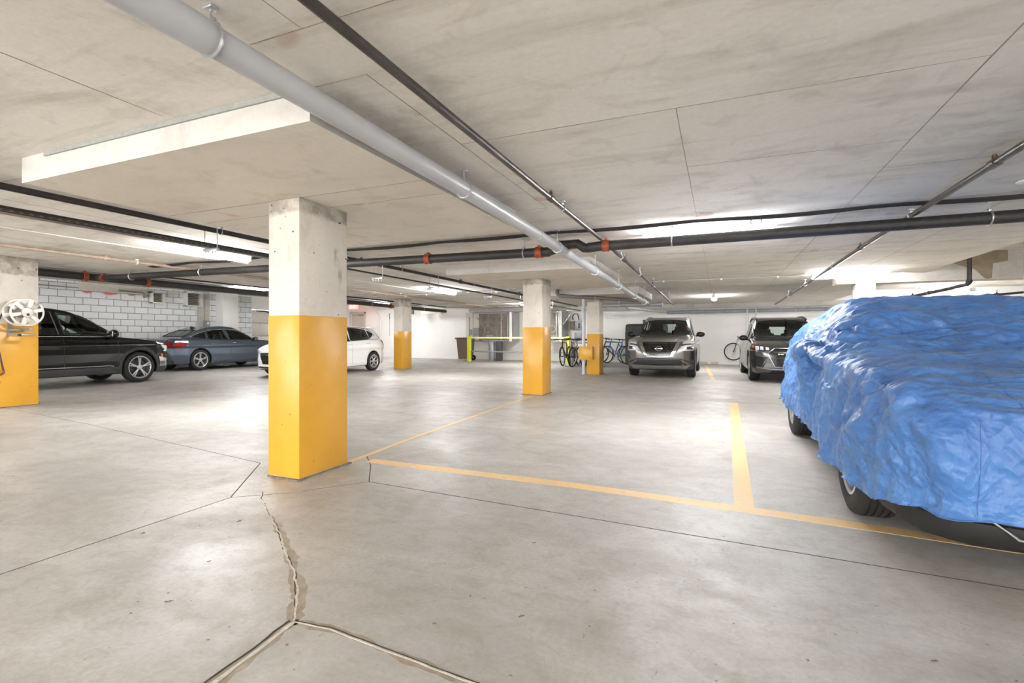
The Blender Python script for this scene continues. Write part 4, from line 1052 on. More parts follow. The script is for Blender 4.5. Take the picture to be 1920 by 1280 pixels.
def mirror(car, x, y, z, side, mat, s=1.0):
    m = MB(); m.sphere((x, side * (y + .10 * s), z), .12 * s, 18, 12, (.62, 1.0, .68))
    o = part(m, 'mirror', mat, car.root)
    part(MB().tube([(x, side * (y - .04), z - .05), (x, side * (y + .05), z - .04)], .022, 8), 'mirror_arm', BLACKP, o)
    part(MB().rbox(x - .085 * s, x - .06 * s, side * (y + .10 * s) - .09 * s, side * (y + .10 * s) + .09 * s, z - .055 * s, z + .055 * s, .008), 'mirror_glass', CHROME, o)
    return o
def shut(car, lines, sgn, mat=BLACKP):
    for l in lines: car.line(l, 'y', sgn, .0045, 'panel_gap', mat, off=-.002)

# ---- silver compact SUV facing the camera -------------------------------------------------
PSILV = paint_car('paint_silver', rgb(126, 125, 124), .8, .3)
side = [(-2.3, .45), (-2.33, .75), (-2.25, 1.06), (-1.9, 1.12), (.62, 1.13), (.9, 1.13), (1.4, 1.09), (1.95, 1.0), (2.18, .90), (2.29, .72), (2.3, .52), (2.27, .36), (2.12, .24), (1.7, .22), (-1.9, .25), (-2.22, .3)]
house = [(1.02, 1.02), (.66, 1.22), (.12, 1.58), (-.3, 1.70), (-.9, 1.73), (-1.6, 1.70), (-1.98, 1.58), (-2.18, 1.1), (-2.15, .9), (0, .85)]
plan = [(-2.33, .0), (-2.33, .6), (-2.22, .8), (-1.9, .9), (-1.0, .92), (1.2, .92), (1.8, .90), (2.1, .80), (2.25, .62), (2.31, .3), (2.32, 0)]
sect = [(.08, .10), (.22, .05), (.35, .02), (.5, .012), (.72, .0), (.80, -.004), (.88, .008), (1.04, .035), (1.16, .10)]
nis = Car((-1.52, 16.15, 0), -PI / 2, 4.65, 1.84, side, house, plan, sect, (1.36, -1.34), .355, .60, .80, 'silver compact SUV parked nose out with a wide chrome V grille', PSILV, house_y=[(-2.2, .12), (-1.2, 0), (.3, 0), (.98, .10)])
c = nis
c.seats = [(.15, .38), (.15, -.38), (-.75, .38), (-.75, -.38)]; c.sz = .8; c.dash = .75; c.dz = 1.12; c.steer = .38
WT = [(-.66, 1.50), (-.3, 1.545), (.0, 1.555), (.3, 1.545), (.66, 1.50)]; WB = [(-.76, 1.09), (-.4, 1.075), (0, 1.07), (.4, 1.075), (.76, 1.09)]
c.window([(-.58, 1.58), (-.3, 1.62), (0, 1.63), (.3, 1.62), (.58, 1.58)], [(-.735, 1.18), (-.4, 1.165), (0, 1.16), (.4, 1.165), (.735, 1.18)], 'x', 1, name='windscreen', frame=.03)
c.window([(-.5, 1.56), (.5, 1.56)], [(-.6, 1.24), (.6, 1.24)], 'x', -1, name='rear_window', frame=.03)
for s_ in (1, -1):
    c.window([(-.42, 1.60), (.05, 1.56), (.54, 1.27)], [(-.42, 1.13), (.1, 1.125), (.68, 1.14)], 'y', s_, name='front_window', mat=GLASS)
    c.window([(-1.3, 1.61), (-.48, 1.61)], [(-1.35, 1.16), (-.48, 1.13)], 'y', s_, name='rear_side_window', mat=DGLASS)
    c.window([(-1.9, 1.50), (-1.38, 1.60)], [(-1.8, 1.26), (-1.4, 1.18)], 'y', s_, name='quarter_window', mat=DGLASS)
    shut(c, [[(.72, 1.03), (.74, .5), (.66, .3)], [(-.45, 1.03), (-.45, .3)], [(-1.35, 1.03), (-1.3, .7), (-1.05, .4)]], s_)
    c.line([(.3, .92), (.14, .92)], 'y', s_, .014, 'door_handle', PSILV, off=.015); c.line([(-.75, .93), (-.9, .93)], 'y', s_, .014, 'door_handle', PSILV, off=.015)
    mirror(c, .62, .90, 1.19, s_, BLACKP, .98)
    # split headlights: slim upper lamp, larger lower lamp
    c.add('headlight', LENS, [(s_ * .62, .985), (s_ * .74, 1.03), (s_ * .87, 1.05)], [(s_ * .60, .93), (s_ * .74, .94), (s_ * .87, .955)], 'x', off=.006, label='slim upper headlight')
    c.add('headlight', LENS, [(s_ * .58, .87), (s_ * .7, .895), (s_ * .87, .89)], [(s_ * .50, .765), (s_ * .68, .745), (s_ * .87, .755)], 'x', off=.008, label='large lower headlight')
    c.add('lamp_core', simple('lamp_core', rgb(90, 92, 96), .2, metal=.8, coat=1), [(s_ * .70, .86), (s_ * .84, .865)], [(s_ * .70, .785), (s_ * .84, .785)], 'x', off=.012, th=.001)
    c.add('indicator', AMBER, [(s_ * .81, 1.01), (s_ * .86, 1.015)], [(s_ * .81, .98), (s_ * .86, .98)], 'x', off=.009, th=.001)
    c.add('air_curtain', BLACKP, [(s_ * .82, .73), (s_ * .875, .74)], [(s_ * .80, .52), (s_ * .868, .50)], 'x', off=.004)
    c.add('grille_chrome', CHROME, [(s_ * .57, .975), (s_ * .46, .975)], [(s_ * .36, .61), (s_ * .30, .62)], 'x', off=.012, label='chrome V bar')
    c.line([(s_ * .60, .96), (s_ * .385, .60), (0, .58)], 'x', 1, .010, 'grille_trim', CHROME, off=.008)
    c.add('roof_rail', CHROME, [(.05, s_ * .60), (-1.6, s_ * .585)], [(.05, s_ * .575), (-1.6, s_ * .56)], 'z', off=.045, th=.0)
c.add('grille', simple('grille_black', rgb(16, 16, 17), .25, coat=.5), [(-.47, .975), (0, .98), (.47, .975)], [(-.31, .625), (0, .62), (.31, .625)], 'x', off=.004)
studs = []
for i in range(9):
    for j in range(7):
        y = (i - 4) * .08 + (.04 if j % 2 else 0); z = .66 + j * .046
        if abs(y) < .27 + (z - .6) * .4 and (abs(y) > .13 or abs(z - .80) > .085): studs.append((y, z))
m = MB()
for y, z in studs:
    p, n = c.hit((6, y, z), (-1, 0, 0)); m.rbox(p.x + .002, p.x + .012, y - .006, y + .006, z - .003, z + .003, .002)
g = part(m, 'grille_studs', CHROME, c.root); g['kind'] = 'stuff'
p, n = c.hit((6, 0, .80), (-1, 0, 0)); px_ = p.x + .022
m = MB().tube([(px_, .085 * math.cos(a), .80 + .058 * math.sin(a)) for a in [2 * PI * i / 32 for i in range(32)]], .009, 8, closed=True).rbox(px_ - .008, px_ + .010, -.105, .105, .783, .817, .006)
bd = part(m, 'badge', CHROME, c.root, 'round chrome badge with a cross bar')
text_on(bd, 'NISSAN', .036, (px_ + .013, 0, .80), (PI / 2, 0, PI / 2), BLACKP)
c.add('lower_grille', BLACKP, [(-.55, .50), (0, .505), (.55, .50)], [(-.72, .365), (0, .36), (.72, .365)], 'x', off=.004)
for z in (.4, .44, .475): c.line([(-.58, z), (.58, z)], 'x', 1, .006, 'grille_bar', GREYP, off=.012)
c.add('skid_plate', simple('skid_grey', rgb(140, 138, 136), .4, metal=.5), [(-.78, .36), (-.70, .345), (0, .33), (.70, .345), (.78, .36)], [(-.68, .265), (0, .27), (.68, .265)], 'x', off=.022)
c.add('bumper_cladding', GREYP, [(-.86, .42), (-.60, .54), (0, .555), (.60, .54), (.86, .42)], [(-.84, .38), (-.56, .505), (0, .51), (.56, .505), (.84, .38)], 'x', off=.007)
for s_ in (1, -1): c.line([(1.0, s_ * .50), (1.6, s_ * .42), (2.05, s_ * .36)], 'z', 1, .008, 'bonnet_crease', PSILV, off=-.004)
c.line([(2.17, -.60), (2.20, -.3), (2.21, 0), (2.20, .3), (2.17, .60)], 'z', 1, .004, 'panel_gap', BLACKP)
c.finish(GREYP, .34)
for x in c.wx:
    for s_ in (1, -1): wheel(c, x, s_, ('split', 5, .3), .235, .25)

# ---- dark grey SUV, facing the camera, half hidden by the blue cover -----------------------
PDARK = paint_car('paint_dark_grey', rgb(92, 93, 95), .75, .26)
side = [(-2.3, .5), (-2.33, .8), (-2.25, 1.0), (-1.9, 1.04), (.6, 1.09), (1.0, 1.08), (1.6, 1.02), (2.05, .92), (2.24, .80), (2.31, .62), (2.32, .42), (2.28, .30), (2.1, .22), (1.7, .22), (-1.9, .25), (-2.22, .32)]
house = [(1.05, .98), (.66, 1.17), (.12, 1.54), (-.25, 1.65), (-.9, 1.68), (-1.5, 1.65), (-1.9, 1.52), (-2.2, 1.08), (-2.15, .9), (0, .85)]
sect = [(.08, .10), (.22, .05), (.35, .02), (.5, .015), (.70, .0), (.78, -.006), (.84, .012), (.98, .05), (1.10, .12)]
plan = [(-2.33, .0), (-2.33, .6), (-2.22, .8), (-1.9, .92), (-1.0, .945), (1.2, .945), (1.8, .935), (2.12, .84), (2.26, .68), (2.32, .35), (2.33, 0)]
aud = Car((1.56, 15.75, 0), -PI / 2 + .035, 4.68, 1.89, side, house, plan, sect, (1.42, -1.40), .365, .60, .82, 'dark grey SUV behind the blue car cover with a ring badge on its hexagonal grille', PDARK, house_y=[(-2.2, .12), (-1.2, 0), (.3, 0), (1.05, .10)])
c = aud; c.seats = [(.2, .4), (.2, -.4), (-.7, .4), (-.7, -.4)]; c.sz = .7; c.dash = .8; c.dz = 1.0; c.steer = .4
c.window([(-.60, 1.52), (-.3, 1.56), (0, 1.57), (.3, 1.56), (.60, 1.52)], [(-.77, 1.13), (-.4, 1.115), (0, 1.11), (.4, 1.115), (.77, 1.13)], 'x', 1, name='windscreen', frame=.03)
c.window([(-.5, 1.44), (.5, 1.44)], [(-.6, 1.15), (.6, 1.15)], 'x', -1, name='rear_window')
for s_ in (1, -1):
    c.window([(-.38, 1.49), (.1, 1.44), (.58, 1.16)], [(-.38, 1.05), (.1, 1.04), (.70, 1.05)], 'y', s_, name='front_window')
    c.window([(-1.3, 1.50), (-.45, 1.50)], [(-1.35, 1.08), (-.45, 1.05)], 'y', s_, name='rear_side_window', mat=DGLASS)
    shut(c, [[(.76, 1.0), (.78, .5), (.7, .3)], [(-.42, 1.0), (-.42, .3)], [(-1.4, 1.0), (-1.35, .7), (-1.05, .4)]], s_)
    mirror(c, .66, .90, 1.09, s_, BLACKP, .92)
    c.add('headlight', simple('dark_headlight', rgb(60, 62, 66), .1, metal=.6, coat=1), [(s_ * .54, .86), (s_ * .7, .90), (s_ * .89, .93)], [(s_ * .56, .80), (s_ * .7, .78), (s_ * .89, .80)], 'x', off=.006)
    c.add('indicator', AMBER, [(s_ * .85, .905), (s_ * .885, .915)], [(s_ * .85, .83), (s_ * .885, .84)], 'x', off=.010, th=.001)
    for q in (.58, .70, .79): c.add('lamp_lens', LENS, [(s_ * (q - .035), .84 + (q - .5) * .15), (s_ * (q + .035), .85 + (q - .5) * .15)], [(s_ * (q - .035), .80), (s_ * (q + .035), .80)], 'x', off=.012, th=.001, nu=6, nv=3)
    c.add('side_intake', BLACKP, [(s_ * .58, .62), (s_ * .84, .66)], [(s_ * .66, .40), (s_ * .84, .40)], 'x', off=.006)
    c.line([(s_ * .60, .60), (s_ * .69, .41)], 'x', 1, .014, 'intake_blade', PDARK, off=.02)
    c.line([(s_ * .80, .38), (s_ * .5, .335), (0, .33)], 'x', 1, .012, 'chin_trim', simple('chin_grey', rgb(150, 150, 152), .3, metal=.6), off=.01)
    c.add('roof_rail', BLACKP, [(.05, s_ * .615), (-1.6, s_ * .60)], [(.05, s_ * .59), (-1.6, s_ * .575)], 'z', off=.045, th=.0)
hexg = [(-.42, .84), (.42, .84), (.58, .72), (.42, .40), (-.42, .40), (-.58, .72)]
c.add('grille', simple('grille_black', rgb(16, 16, 17), .25), [(-.58, .72), (-.42, .84), (.42, .84), (.58, .72)], [(-.58, .715), (-.42, .40), (.42, .40), (.58, .715)], 'x', off=.006)
c.line(hexg + [hexg[0]], 'x', 1, .011, 'grille_frame', CHROME, off=.01)
mm = MB()
for zi in range(9):
    for yi in range(13):
        y = (yi - 6) * .09 + (.045 if zi % 2 else 0); z = .425 + zi * .048
        w_ = np.interp(z, [.4, .7, .84], [.41, .56, .41])
        if abs(y) > w_ - .05: continue
        p, n = c.hit((6, y, z), (-1, 0, 0))
        mm.tube([(p.x + .014, y + .040 * math.cos(a), z + .024 * math.sin(a)) for a in [PI / 6 + 2 * PI * i / 6 for i in range(6)]], .004, 4, closed=True)
o = part(mm, 'honeycomb', simple('honeycomb_grey', rgb(62, 63, 65), .3, metal=.4), c.root); o['kind'] = 'stuff'
p, n = c.hit((6, 0, .735), (-1, 0, 0))
m = MB()
for k in range(4): m.tube([(p.x + .03, (k - 1.5) * .085 + .052 * math.cos(a), .745 + .052 * math.sin(a)) for a in [2 * PI * i / 28 for i in range(28)]], .0085, 8, closed=True)
part(m, 'badge', CHROME, c.root, 'chrome badge of interlocking rings')
p, n = c.hit((6, -.30, .70), (-1, 0, 0)); part(MB().rbox(p.x + .02, p.x + .028, -.36, -.24, .69, .71, .002), 'badge_plate', CHROME, c.root)
c.add('lower_intake', BLACKP, [(-.5, .315), (0, .31), (.5, .315)], [(-.5, .27), (0, .265), (.5, .27)], 'x', off=.006)
c.finish(PDARK, .0)
for x in c.wx:
    for s_ in (1, -1): wheel(c, x, s_, ('double', 5, .2), .245, .26)
# ---- black SUV at the left, pointing away along the wall --------------------------------------
PBLK = paint_car('paint_black', rgb(7, 7, 8), .0, .2, .45)
side = [(-2.32, .5), (-2.36, .8), (-2.3, 1.05), (-2.0, 1.09), (.6, 1.09), (.85, 1.08), (1.4, 1.03), (1.95, .95), (2.17, .85), (2.29, .68), (2.33, .5), (2.30, .34), (2.16, .24), (1.75, .22), (-1.9, .24), (-2.25, .3)]
house = [(1.25, 1.0), (1.0, 1.11), (.3, 1.52), (-.15, 1.67), (-1.0, 1.71), (-1.7, 1.64), (-2.0, 1.5), (-2.25, 1.1), (-2.15, .9), (0, .85)]
sect = [(.08, .10), (.22, .05), (.34, .015), (.5, .01), (.70, .02), (.80, .0), (.90, .0), (.94, .025), (1.02, .04), (1.12, .10)]
plan = [(-2.36, .0), (-2.36, .6), (-2.25, .8), (-1.9, .9), (-1.0, .92), (1.3, .92), (1.8, .90), (2.1, .78), (2.25, .6), (2.32, .3), (2.34, 0)]
tig = Car((-14.15, 6.46, 0), PI / 2, 4.7, 1.84, side, house, plan, sect, (1.40, -1.39), .357, .60, .83, 'black SUV behind the left pillar, its nose towards the grey saloon', PBLK, house_y=[(-2.2, .12), (-1.2, 0), (.3, 0), (1.08, .12)])
tig.root.scale = (1, 1, 1.04); c = tig; c.seats = [(.15, .38), (.15, -.38), (-.75, .38), (-.75, -.38)]; c.sz = .75; c.dash = .8; c.dz = 1.05; c.steer = .38
c.window([(-.58, 1.54), (0, 1.58), (.58, 1.54)], [(-.74, 1.15), (0, 1.13), (.74, 1.15)], 'x', 1, name='windscreen')
c.window([(-.5, 1.5), (.5, 1.5)], [(-.6, 1.18), (.6, 1.18)], 'x', -1, name='rear_window', mat=DGLASS)
for s_ in (1, -1):
    c.window([(-.20, 1.60), (.16, 1.54), (.54, 1.36), (.92, 1.15)], [(-.10, 1.12), (.3, 1.11), (.6, 1.10), (.95, 1.10)], 'y', s_, name='front_window', fm=BLACKP)
    c.window([(-1.25, 1.60), (-.30, 1.61)], [(-1.3, 1.14), (-.20, 1.12)], 'y', s_, name='rear_side_window', mat=DGLASS)
    c.window([(-1.95, 1.42), (-1.33, 1.56)], [(-1.85, 1.2), (-1.38, 1.13)], 'y', s_, name='quarter_window', mat=DGLASS)
    c.line([(-1.9, 1.09), (-.3, 1.085), (.96, 1.07)], 'y', s_, .006, 'window_trim', CHROME, off=.004)
    c.line([(-1.2, .425), (.72, .425), (.80, .41)], 'y', s_, .012, 'sill_trim', CHROME, off=.006)
    shut(c, [[(.90, 1.03), (.92, .6), (.86, .28)], [(-.16, 1.05), (-.16, .28)], [(-1.3, 1.05), (-1.3, .7), (-1.05, .4)]], s_)
    c.line([(-.02, .985), (-.2, .985)], 'y', s_, .013, 'door_handle', PBLK, off=.018); c.line([(-1.05, .985), (-1.2, .985)], 'y', s_, .013, 'door_handle', PBLK, off=.018)
    mirror(c, .76, .88, 1.15, s_, PBLK, 1.15)
    c.add('headlight', LENS, [(1.90, .90), (2.12, .85)], [(1.98, .80), (2.2, .71)], 'y', off=.004, th=.01, sgn=s_)
    c.add('headlight', LENS, [(s_ * .5, .82), (s_ * .80, .85)], [(s_ * .5, .72), (s_ * .80, .72)], 'x', off=.005)
    c.add('side_marker', AMBER, [(1.93, .66), (1.985, .66)], [(1.945, .56), (2.0, .575)], 'y', off=.006, th=.005, sgn=s_, nu=5, nv=5)
    c.add('fog_trim', CHROME, [(s_ * .72, .52), (s_ * .86, .60)], [(s_ * .74, .36), (s_ * .85, .36)], 'x', off=.008)
    part(MB().tube([(-.42, s_ * .60, 1.64), (-.5, s_ * .60, 1.70), (-1.5, s_ * .58, 1.70), (-1.6, s_ * .58, 1.64)], .014, 8), 'roof_rail', CHROME, c.root)
c.finish(GREYP, .40)
for x in c.wx:
    for s_ in (1, -1): wheel(c, x, s_, ('double', 5, PI / 2), .235, .255)
# ---- dark blue-grey four door saloon further along the wall -----------------------------------
PBMW = paint_car('paint_blue_grey', rgb(86, 96, 110), .6, .25)
side = [(-2.28, .5), (-2.34, .78), (-2.28, .98), (-1.9, 1.02), (-1.2, 1.0), (.6, .95), (1.0, .96), (1.6, .90), (2.05, .80), (2.25, .68), (2.32, .5), (2.28, .3), (2.1, .2), (1.7, .18), (-1.8, .2), (-2.2, .28)]
house = [(1.1, .88), (.85, .97), (.2, 1.33), (-.15, 1.42), (-.6, 1.425), (-1.1, 1.34), (-1.75, 1.08), (-2.0, .92), (-1.5, .8), (0, .8)]
sect = [(.08, .10), (.2, .05), (.3, .02), (.5, .015), (.72, .03), (.78, .0), (.84, .012), (.95, .05), (1.05, .11)]
plan = [(-2.34, .0), (-2.33, .55), (-2.2, .78), (-1.8, .9), (-1.2, .915), (1.2, .905), (1.8, .88), (2.1, .76), (2.26, .55), (2.33, 0)]
bm_ = Car((-16.78, 12.68, 0), PI / 2, 4.66, 1.83, side, house, plan, sect, (1.43, -1.38), .335, .56, .80, 'blue-grey four door saloon in front of the block wall, tail towards the black SUV', PBMW, house_y=[(-2.1, .22), (-1.1, .04), (.3, 0), (1.1, .12)], arch=.035)
bm_.root.scale = (1, 1, 1.035); c = bm_; c.seats = [(.0, .36), (.0, -.36), (-.85, .36), (-.85, -.36)]; c.sz = .5; c.dash = .7; c.dz = .92; c.steer = .36
c.window([(-.5, 1.27), (0, 1.30), (.5, 1.27)], [(-.7, 1.0), (0, .98), (.7, 1.0)], 'x', 1, name='windscreen')
c.window([(-.42, 1.26), (0, 1.29), (.42, 1.26)], [(-.52, 1.09), (0, 1.08), (.52, 1.09)], 'x', -1, name='rear_window', mat=DGLASS)
for s_ in (1, -1):
    c.window([(-.30, 1.30), (.05, 1.28), (.35, 1.18), (.72, .99)], [(-.24, .985), (.2, .975), (.5, .965), (.74, .96)], 'y', s_, name='front_window')
    c.window([(-1.02, 1.24), (-.8, 1.29), (-.42, 1.305)], [(-1.02, 1.0), (-.7, .99), (-.33, .985)], 'y', s_, name='rear_side_window')
    c.window([(-1.5, 1.08), (-1.3, 1.16), (-1.08, 1.22)], [(-1.48, 1.06), (-1.3, 1.02), (-1.08, 1.0)], 'y', s_, name='quarter_window', mat=DGLASS)
    c.line([(-1.56, 1.07), (-1.25, 1.20), (-.9, 1.29), (-.4, 1.33), (.08, 1.31), (.4, 1.19), (.8, .965)], 'y', s_, .008, 'window_trim', CHROME, off=.006)
    shut(c, [[(.78, .93), (.80, .5), (.72, .26)], [(-.28, .95), (-.28, .26)], [(-1.05, .97), (-1.1, .75), (-.9, .45)], ], s_)
    c.line([(-.1, .87), (-.28 + .05, .87)], 'y', s_, .014, 'door_handle', CHROME, off=.02); c.line([(-.95, .88), (-1.1, .88)], 'y', s_, .014, 'door_handle', CHROME, off=.02)
    mirror(c, .68, .85, 1.0, s_, PBMW, .9)
    c.add('tail_light', REDL, [(-2.16, .885), (-2.0, .91), (-1.80, .87)], [(-2.2, .74), (-2.0, .75), (-1.80, .83)], 'y', off=.006, th=.01, sgn=s_)
    c.add('tail_light', REDL, [(s_ * .42, .9), (s_ * .74, .89)], [(s_ * .42, .76), (s_ * .74, .76)], 'x', off=.006, th=.01, sgn=-1)
    c.line([(-1.4, .83), (.9, .80)], 'y', s_, .004, 'body_crease', PBMW, off=0)
part(MB().add([(-1.15, -.015, 1.29), (-.95, -.015, 1.37), (-.95, .015, 1.37), (-1.15, .015, 1.29), (-1.14, 0, 1.42), (-1.06, 0, 1.42)], [(0, 1, 2, 3), (0, 3, 4), (1, 5, 2), (0, 4, 5, 1), (3, 2, 5, 4)]), 'aerial_fin', BLACKP, c.root)
c.finish()
for x in c.wx:
    for s_ in (1, -1): wheel(c, x, s_, ('double', 5, .3), .235, .235)
# ---- white hatchback ------------------------------------------------------------------------
PWHT = paint_car('paint_white', rgb(238, 238, 236), .0, .3)
side = [(-2.02, .5), (-2.10, .75), (-2.06, .98), (-1.9, 1.03), (-1.2, 1.02), (.7, .98), (1.1, .96), (1.55, .88), (1.9, .76), (2.05, .62), (2.1, .45), (2.06, .28), (1.9, .2), (1.5, .18), (-1.6, .2), (-1.95, .3)]
house = [(1.15, .88), (.95, .97), (.3, 1.32), (-.05, 1.43), (-.6, 1.465), (-1.3, 1.43), (-1.72, 1.36), (-1.95, 1.02), (-1.9, .85), (0, .8)]
sect = [(.08, .09), (.2, .05), (.3, .02), (.5, .015), (.68, .025), (.76, .0), (.84, .01), (.95, .045), (1.05, .10)]
plan = [(-2.1, .0), (-2.09, .5), (-1.98, .72), (-1.7, .84), (-1.1, .865), (1.2, .86), (1.6, .83), (1.9, .70), (2.05, .5), (2.1, 0)]
hyu = Car((-11.36, 12.12, 0), -PI / 2, 4.2, 1.74, side, house, plan, sect, (1.28, -1.30), .31, .54, .76, 'white hatchback standing behind the nearest pillar', PWHT, house_y=[(-2.0, .16), (-1.2, .02), (.4, 0), (1.15, .12)], arch=.04)
c = hyu; c.seats = [(.1, .34), (.1, -.34), (-.7, .34), (-.7, -.34)]; c.sz = .6; c.dash = .8; c.dz = .96; c.steer = .34
c.window([(-.5, 1.34), (0, 1.37), (.5, 1.34)], [(-.68, 1.01), (0, .99), (.68, 1.01)], 'x', 1, name='windscreen')
c.window([(-.42, 1.31), (.42, 1.31)], [(-.55, 1.08), (.55, 1.08)], 'x', -1, name='rear_window', mat=DGLASS)
for s_ in (1, -1):
    c.window([(-.22, 1.37), (.1, 1.34), (.4, 1.22), (.8, 1.0)], [(-.2, .98), (.2, .97), (.5, .965), (.84, .96)], 'y', s_, name='front_window')
    c.window([(-1.12, 1.33), (-.8, 1.37), (-.32, 1.385)], [(-1.2, 1.04), (-.8, 1.01), (-.28, .985)], 'y', s_, name='rear_side_window')
    c.window([(-1.5, 1.20), (-1.2, 1.31)], [(-1.44, 1.14), (-1.24, 1.06)], 'y', s_, name='quarter_window', mat=DGLASS)
    c.line([(-1.6, 1.15), (-1.3, 1.36), (-.8, 1.41), (-.2, 1.41)], 'y', s_, .01, 'window_trim', BLACKP, off=.004)
    shut(c, [[(.9, .93), (.92, .5), (.82, .26)], [(-.24, .95), (-.24, .26)], [(-1.1, .97), (-1.1, .7), (-.9, .42)]], s_, GREYM)
    c.line([(-.05, .88), (-.2, .88)], 'y', s_, .013, 'door_handle', PWHT, off=.018); c.line([(-.92, .90), (-1.06, .90)], 'y', s_, .013, 'door_handle', PWHT, off=.018)
    mirror(c, .78, .82, 1.0, s_, PWHT, .85)
    c.add('tail_light', simple('dark_red_lens', rgb(110, 14, 14), .15, coat=.6), [(-1.96, 1.02), (-1.74, .98)], [(-2.0, .82), (-1.86, .90)], 'y', off=.006, th=.01, sgn=s_)
    c.add('tail_light', REDL, [(s_ * .42, .98), (s_ * .72, 1.0)], [(s_ * .45, .84), (s_ * .72, .82)], 'x', off=.006, th=.01, sgn=-1)
    c.add('headlight', LENS, [(s_ * .45, .70), (s_ * .66, .77), (s_ * .78, .82)], [(s_ * .45, .62), (s_ * .66, .62), (s_ * .78, .68)], 'x', off=.006)
    c.add('fog_recess', BLACKP, [(s_ * .60, .44), (s_ * .74, .5)], [(s_ * .60, .34), (s_ * .72, .36)], 'x', off=.004)
c.add('grille', BLACKP, [(-.44, .66), (0, .67), (.44, .66)], [(-.30, .36), (0, .355), (.30, .36)], 'x', off=.006)
for z in (.41, .46, .51, .56, .61): c.line([(-.40 + (.66 - z) * .3, z), (.40 - (.66 - z) * .3, z)], 'x', 1, .006, 'grille_bar', CHROME, off=.012)
p, n = c.hit((6, 0, .60), (-1, 0, 0))
part(MB().tube([(p.x + .02, .075 * math.cos(a), .60 + .04 * math.sin(a)) for a in [2 * PI * i / 24 for i in range(24)]], .006, 6, closed=True).tube([(p.x + .02, -.03, .57), (p.x + .02, -.022, .63)], .005, 6).tube([(p.x + .02, .022, .57), (p.x + .02, .03, .63)], .005, 6).tube([(p.x + .02, -.026, .597), (p.x + .02, .026, .603)], .005, 6), 'badge', CHROME, c.root, 'chrome oval badge')
c.add('lower_intake', BLACKP, [(-.5, .30), (0, .29), (.5, .30)], [(-.48, .25), (0, .24), (.48, .25)], 'x', off=.005)
part(MB().rbox(-1.98, -1.68, -.5, .5, 1.385, 1.41, .012), 'spoiler', PWHT, c.root)
c.finish()
for x in c.wx:
    for s_ in (1, -1): wheel(c, x, s_, ('split', 6, .0), .195, .205)

# ================================================================== BLUE COVERED CAR
def hash_grad(ix, iy, iz, seed):
    h = (ix * 374761393 + iy * 668265263 + iz * 2147483647 + seed * 1274126177) & 0xffffffff
    h = ((h ^ (h >> 13)) * 1274126177) & 0xffffffff; h = (h ^ (h >> 16)) & 0xffffffff
    a = h / 4294967296.0 * 2 * np.pi; h2 = ((h * 1103515245 + 12345) & 0xffffffff) / 4294967296.0 * 2 - 1
    s_ = np.sqrt(1 - h2 * h2); return s_ * np.cos(a), s_ * np.sin(a), h2
def gnoise(P, seed=0):
    P = np.asarray(P, float); I = np.floor(P).astype(np.int64); f = P - I; u = f * f * f * (f * (f * 6 - 15) + 10); out = 0
    for dx in (0, 1):
        for dy in (0, 1):
            for dz in (0, 1):
                gx, gy, gz = hash_grad(I[:, 0] + dx, I[:, 1] + dy, I[:, 2] + dz, seed)
                d = gx * (f[:, 0] - dx) + gy * (f[:, 1] - dy) + gz * (f[:, 2] - dz)
                out = out + d * (u[:, 0] if dx else 1 - u[:, 0]) * (u[:, 1] if dy else 1 - u[:, 1]) * (u[:, 2] if dz else 1 - u[:, 2])
    return out
def crumple(P, seed, octs=4, gain=.55, sharp=1.0):
    """sharp creases: folded noise, each octave bent by the one before"""
    Q = np.array(P, float); out = np.zeros(len(Q)); a = 1.0; fr = 1.0
    for o in range(octs):
        wv = np.stack([gnoise(Q * fr * .7 + 11 * k, seed + 50 + o * 3 + k) for k in range(3)], 1) * .55 / fr
        n = gnoise((Q + wv) * fr, seed + o)
        out += a * (1 - np.abs(n) * 2.6) ; a *= gain; fr *= 1.95
    return out
def worley(P, seed=0, jit=.95):
    P = np.asarray(P, float); I = np.floor(P).astype(np.int64); f1 = np.full(len(P), 9.0)
    for dx in (-1, 0, 1):
        for dy in (-1, 0, 1):
            for dz in (-1, 0, 1):
                C = I + [dx, dy, dz]; a, b, c_ = hash_grad(C[:, 0], C[:, 1], C[:, 2], seed)
                q = C + .5 + .5 * jit * np.stack([a, b, c_], 1)
                f1 = np.minimum(f1, ((P - q) ** 2).sum(1))
    return np.sqrt(f1)
def folds(P, seed, octs=3, gain=.5, warp=.25):
    out = 0; a = 1.0; Q = np.array(P, float)
    for o in range(octs):
        W_ = Q + warp * np.stack([gnoise(Q * .8 + 7 * k, seed + 31 + k + o) for k in range(3)], 1)
        out = out + a * worley(W_, seed + o); Q = Q @ np.array([[.8, .6, 0], [-.6, .8, 0], [0, 0, 1]]) * 1.9 + 3.7; a *= gain
    return out
def kuhn(P, seed):
    """random values on a lattice, linear inside each tetrahedron: flat facets that meet in sharp creases"""
    I = np.floor(P).astype(np.int64); f = P - I; o = np.argsort(-f, axis=1); fs = np.take_along_axis(f, o, 1)
    def val(C):
        a, b, c_ = hash_grad(C[:, 0], C[:, 1], C[:, 2], seed); return c_
    C = I.copy(); out = (1 - fs[:, 0]) * val(C); r = np.arange(len(P))
    for k in range(3):
        C = C.copy(); C[r, o[:, k]] += 1
        out = out + (fs[:, k] - (fs[:, k + 1] if k < 2 else 0)) * val(C)
    return out
def rotm(seed):
    q = np.random.RandomState(seed).normal(size=(3, 3)); q, _ = np.linalg.qr(q); return q
def facets(P, cell, seed, warp=.35, stretch=(1, 1, 1)):
    Q = P * np.array(stretch) / cell
    Q = Q + warp * np.stack([gnoise(Q * .6 + 13 * k, seed + 61 + k) for k in range(3)], 1) * 2
    return kuhn(Q @ rotm(seed), seed)
CX0, CY0, CL = 1.66, 5.20, 4.86
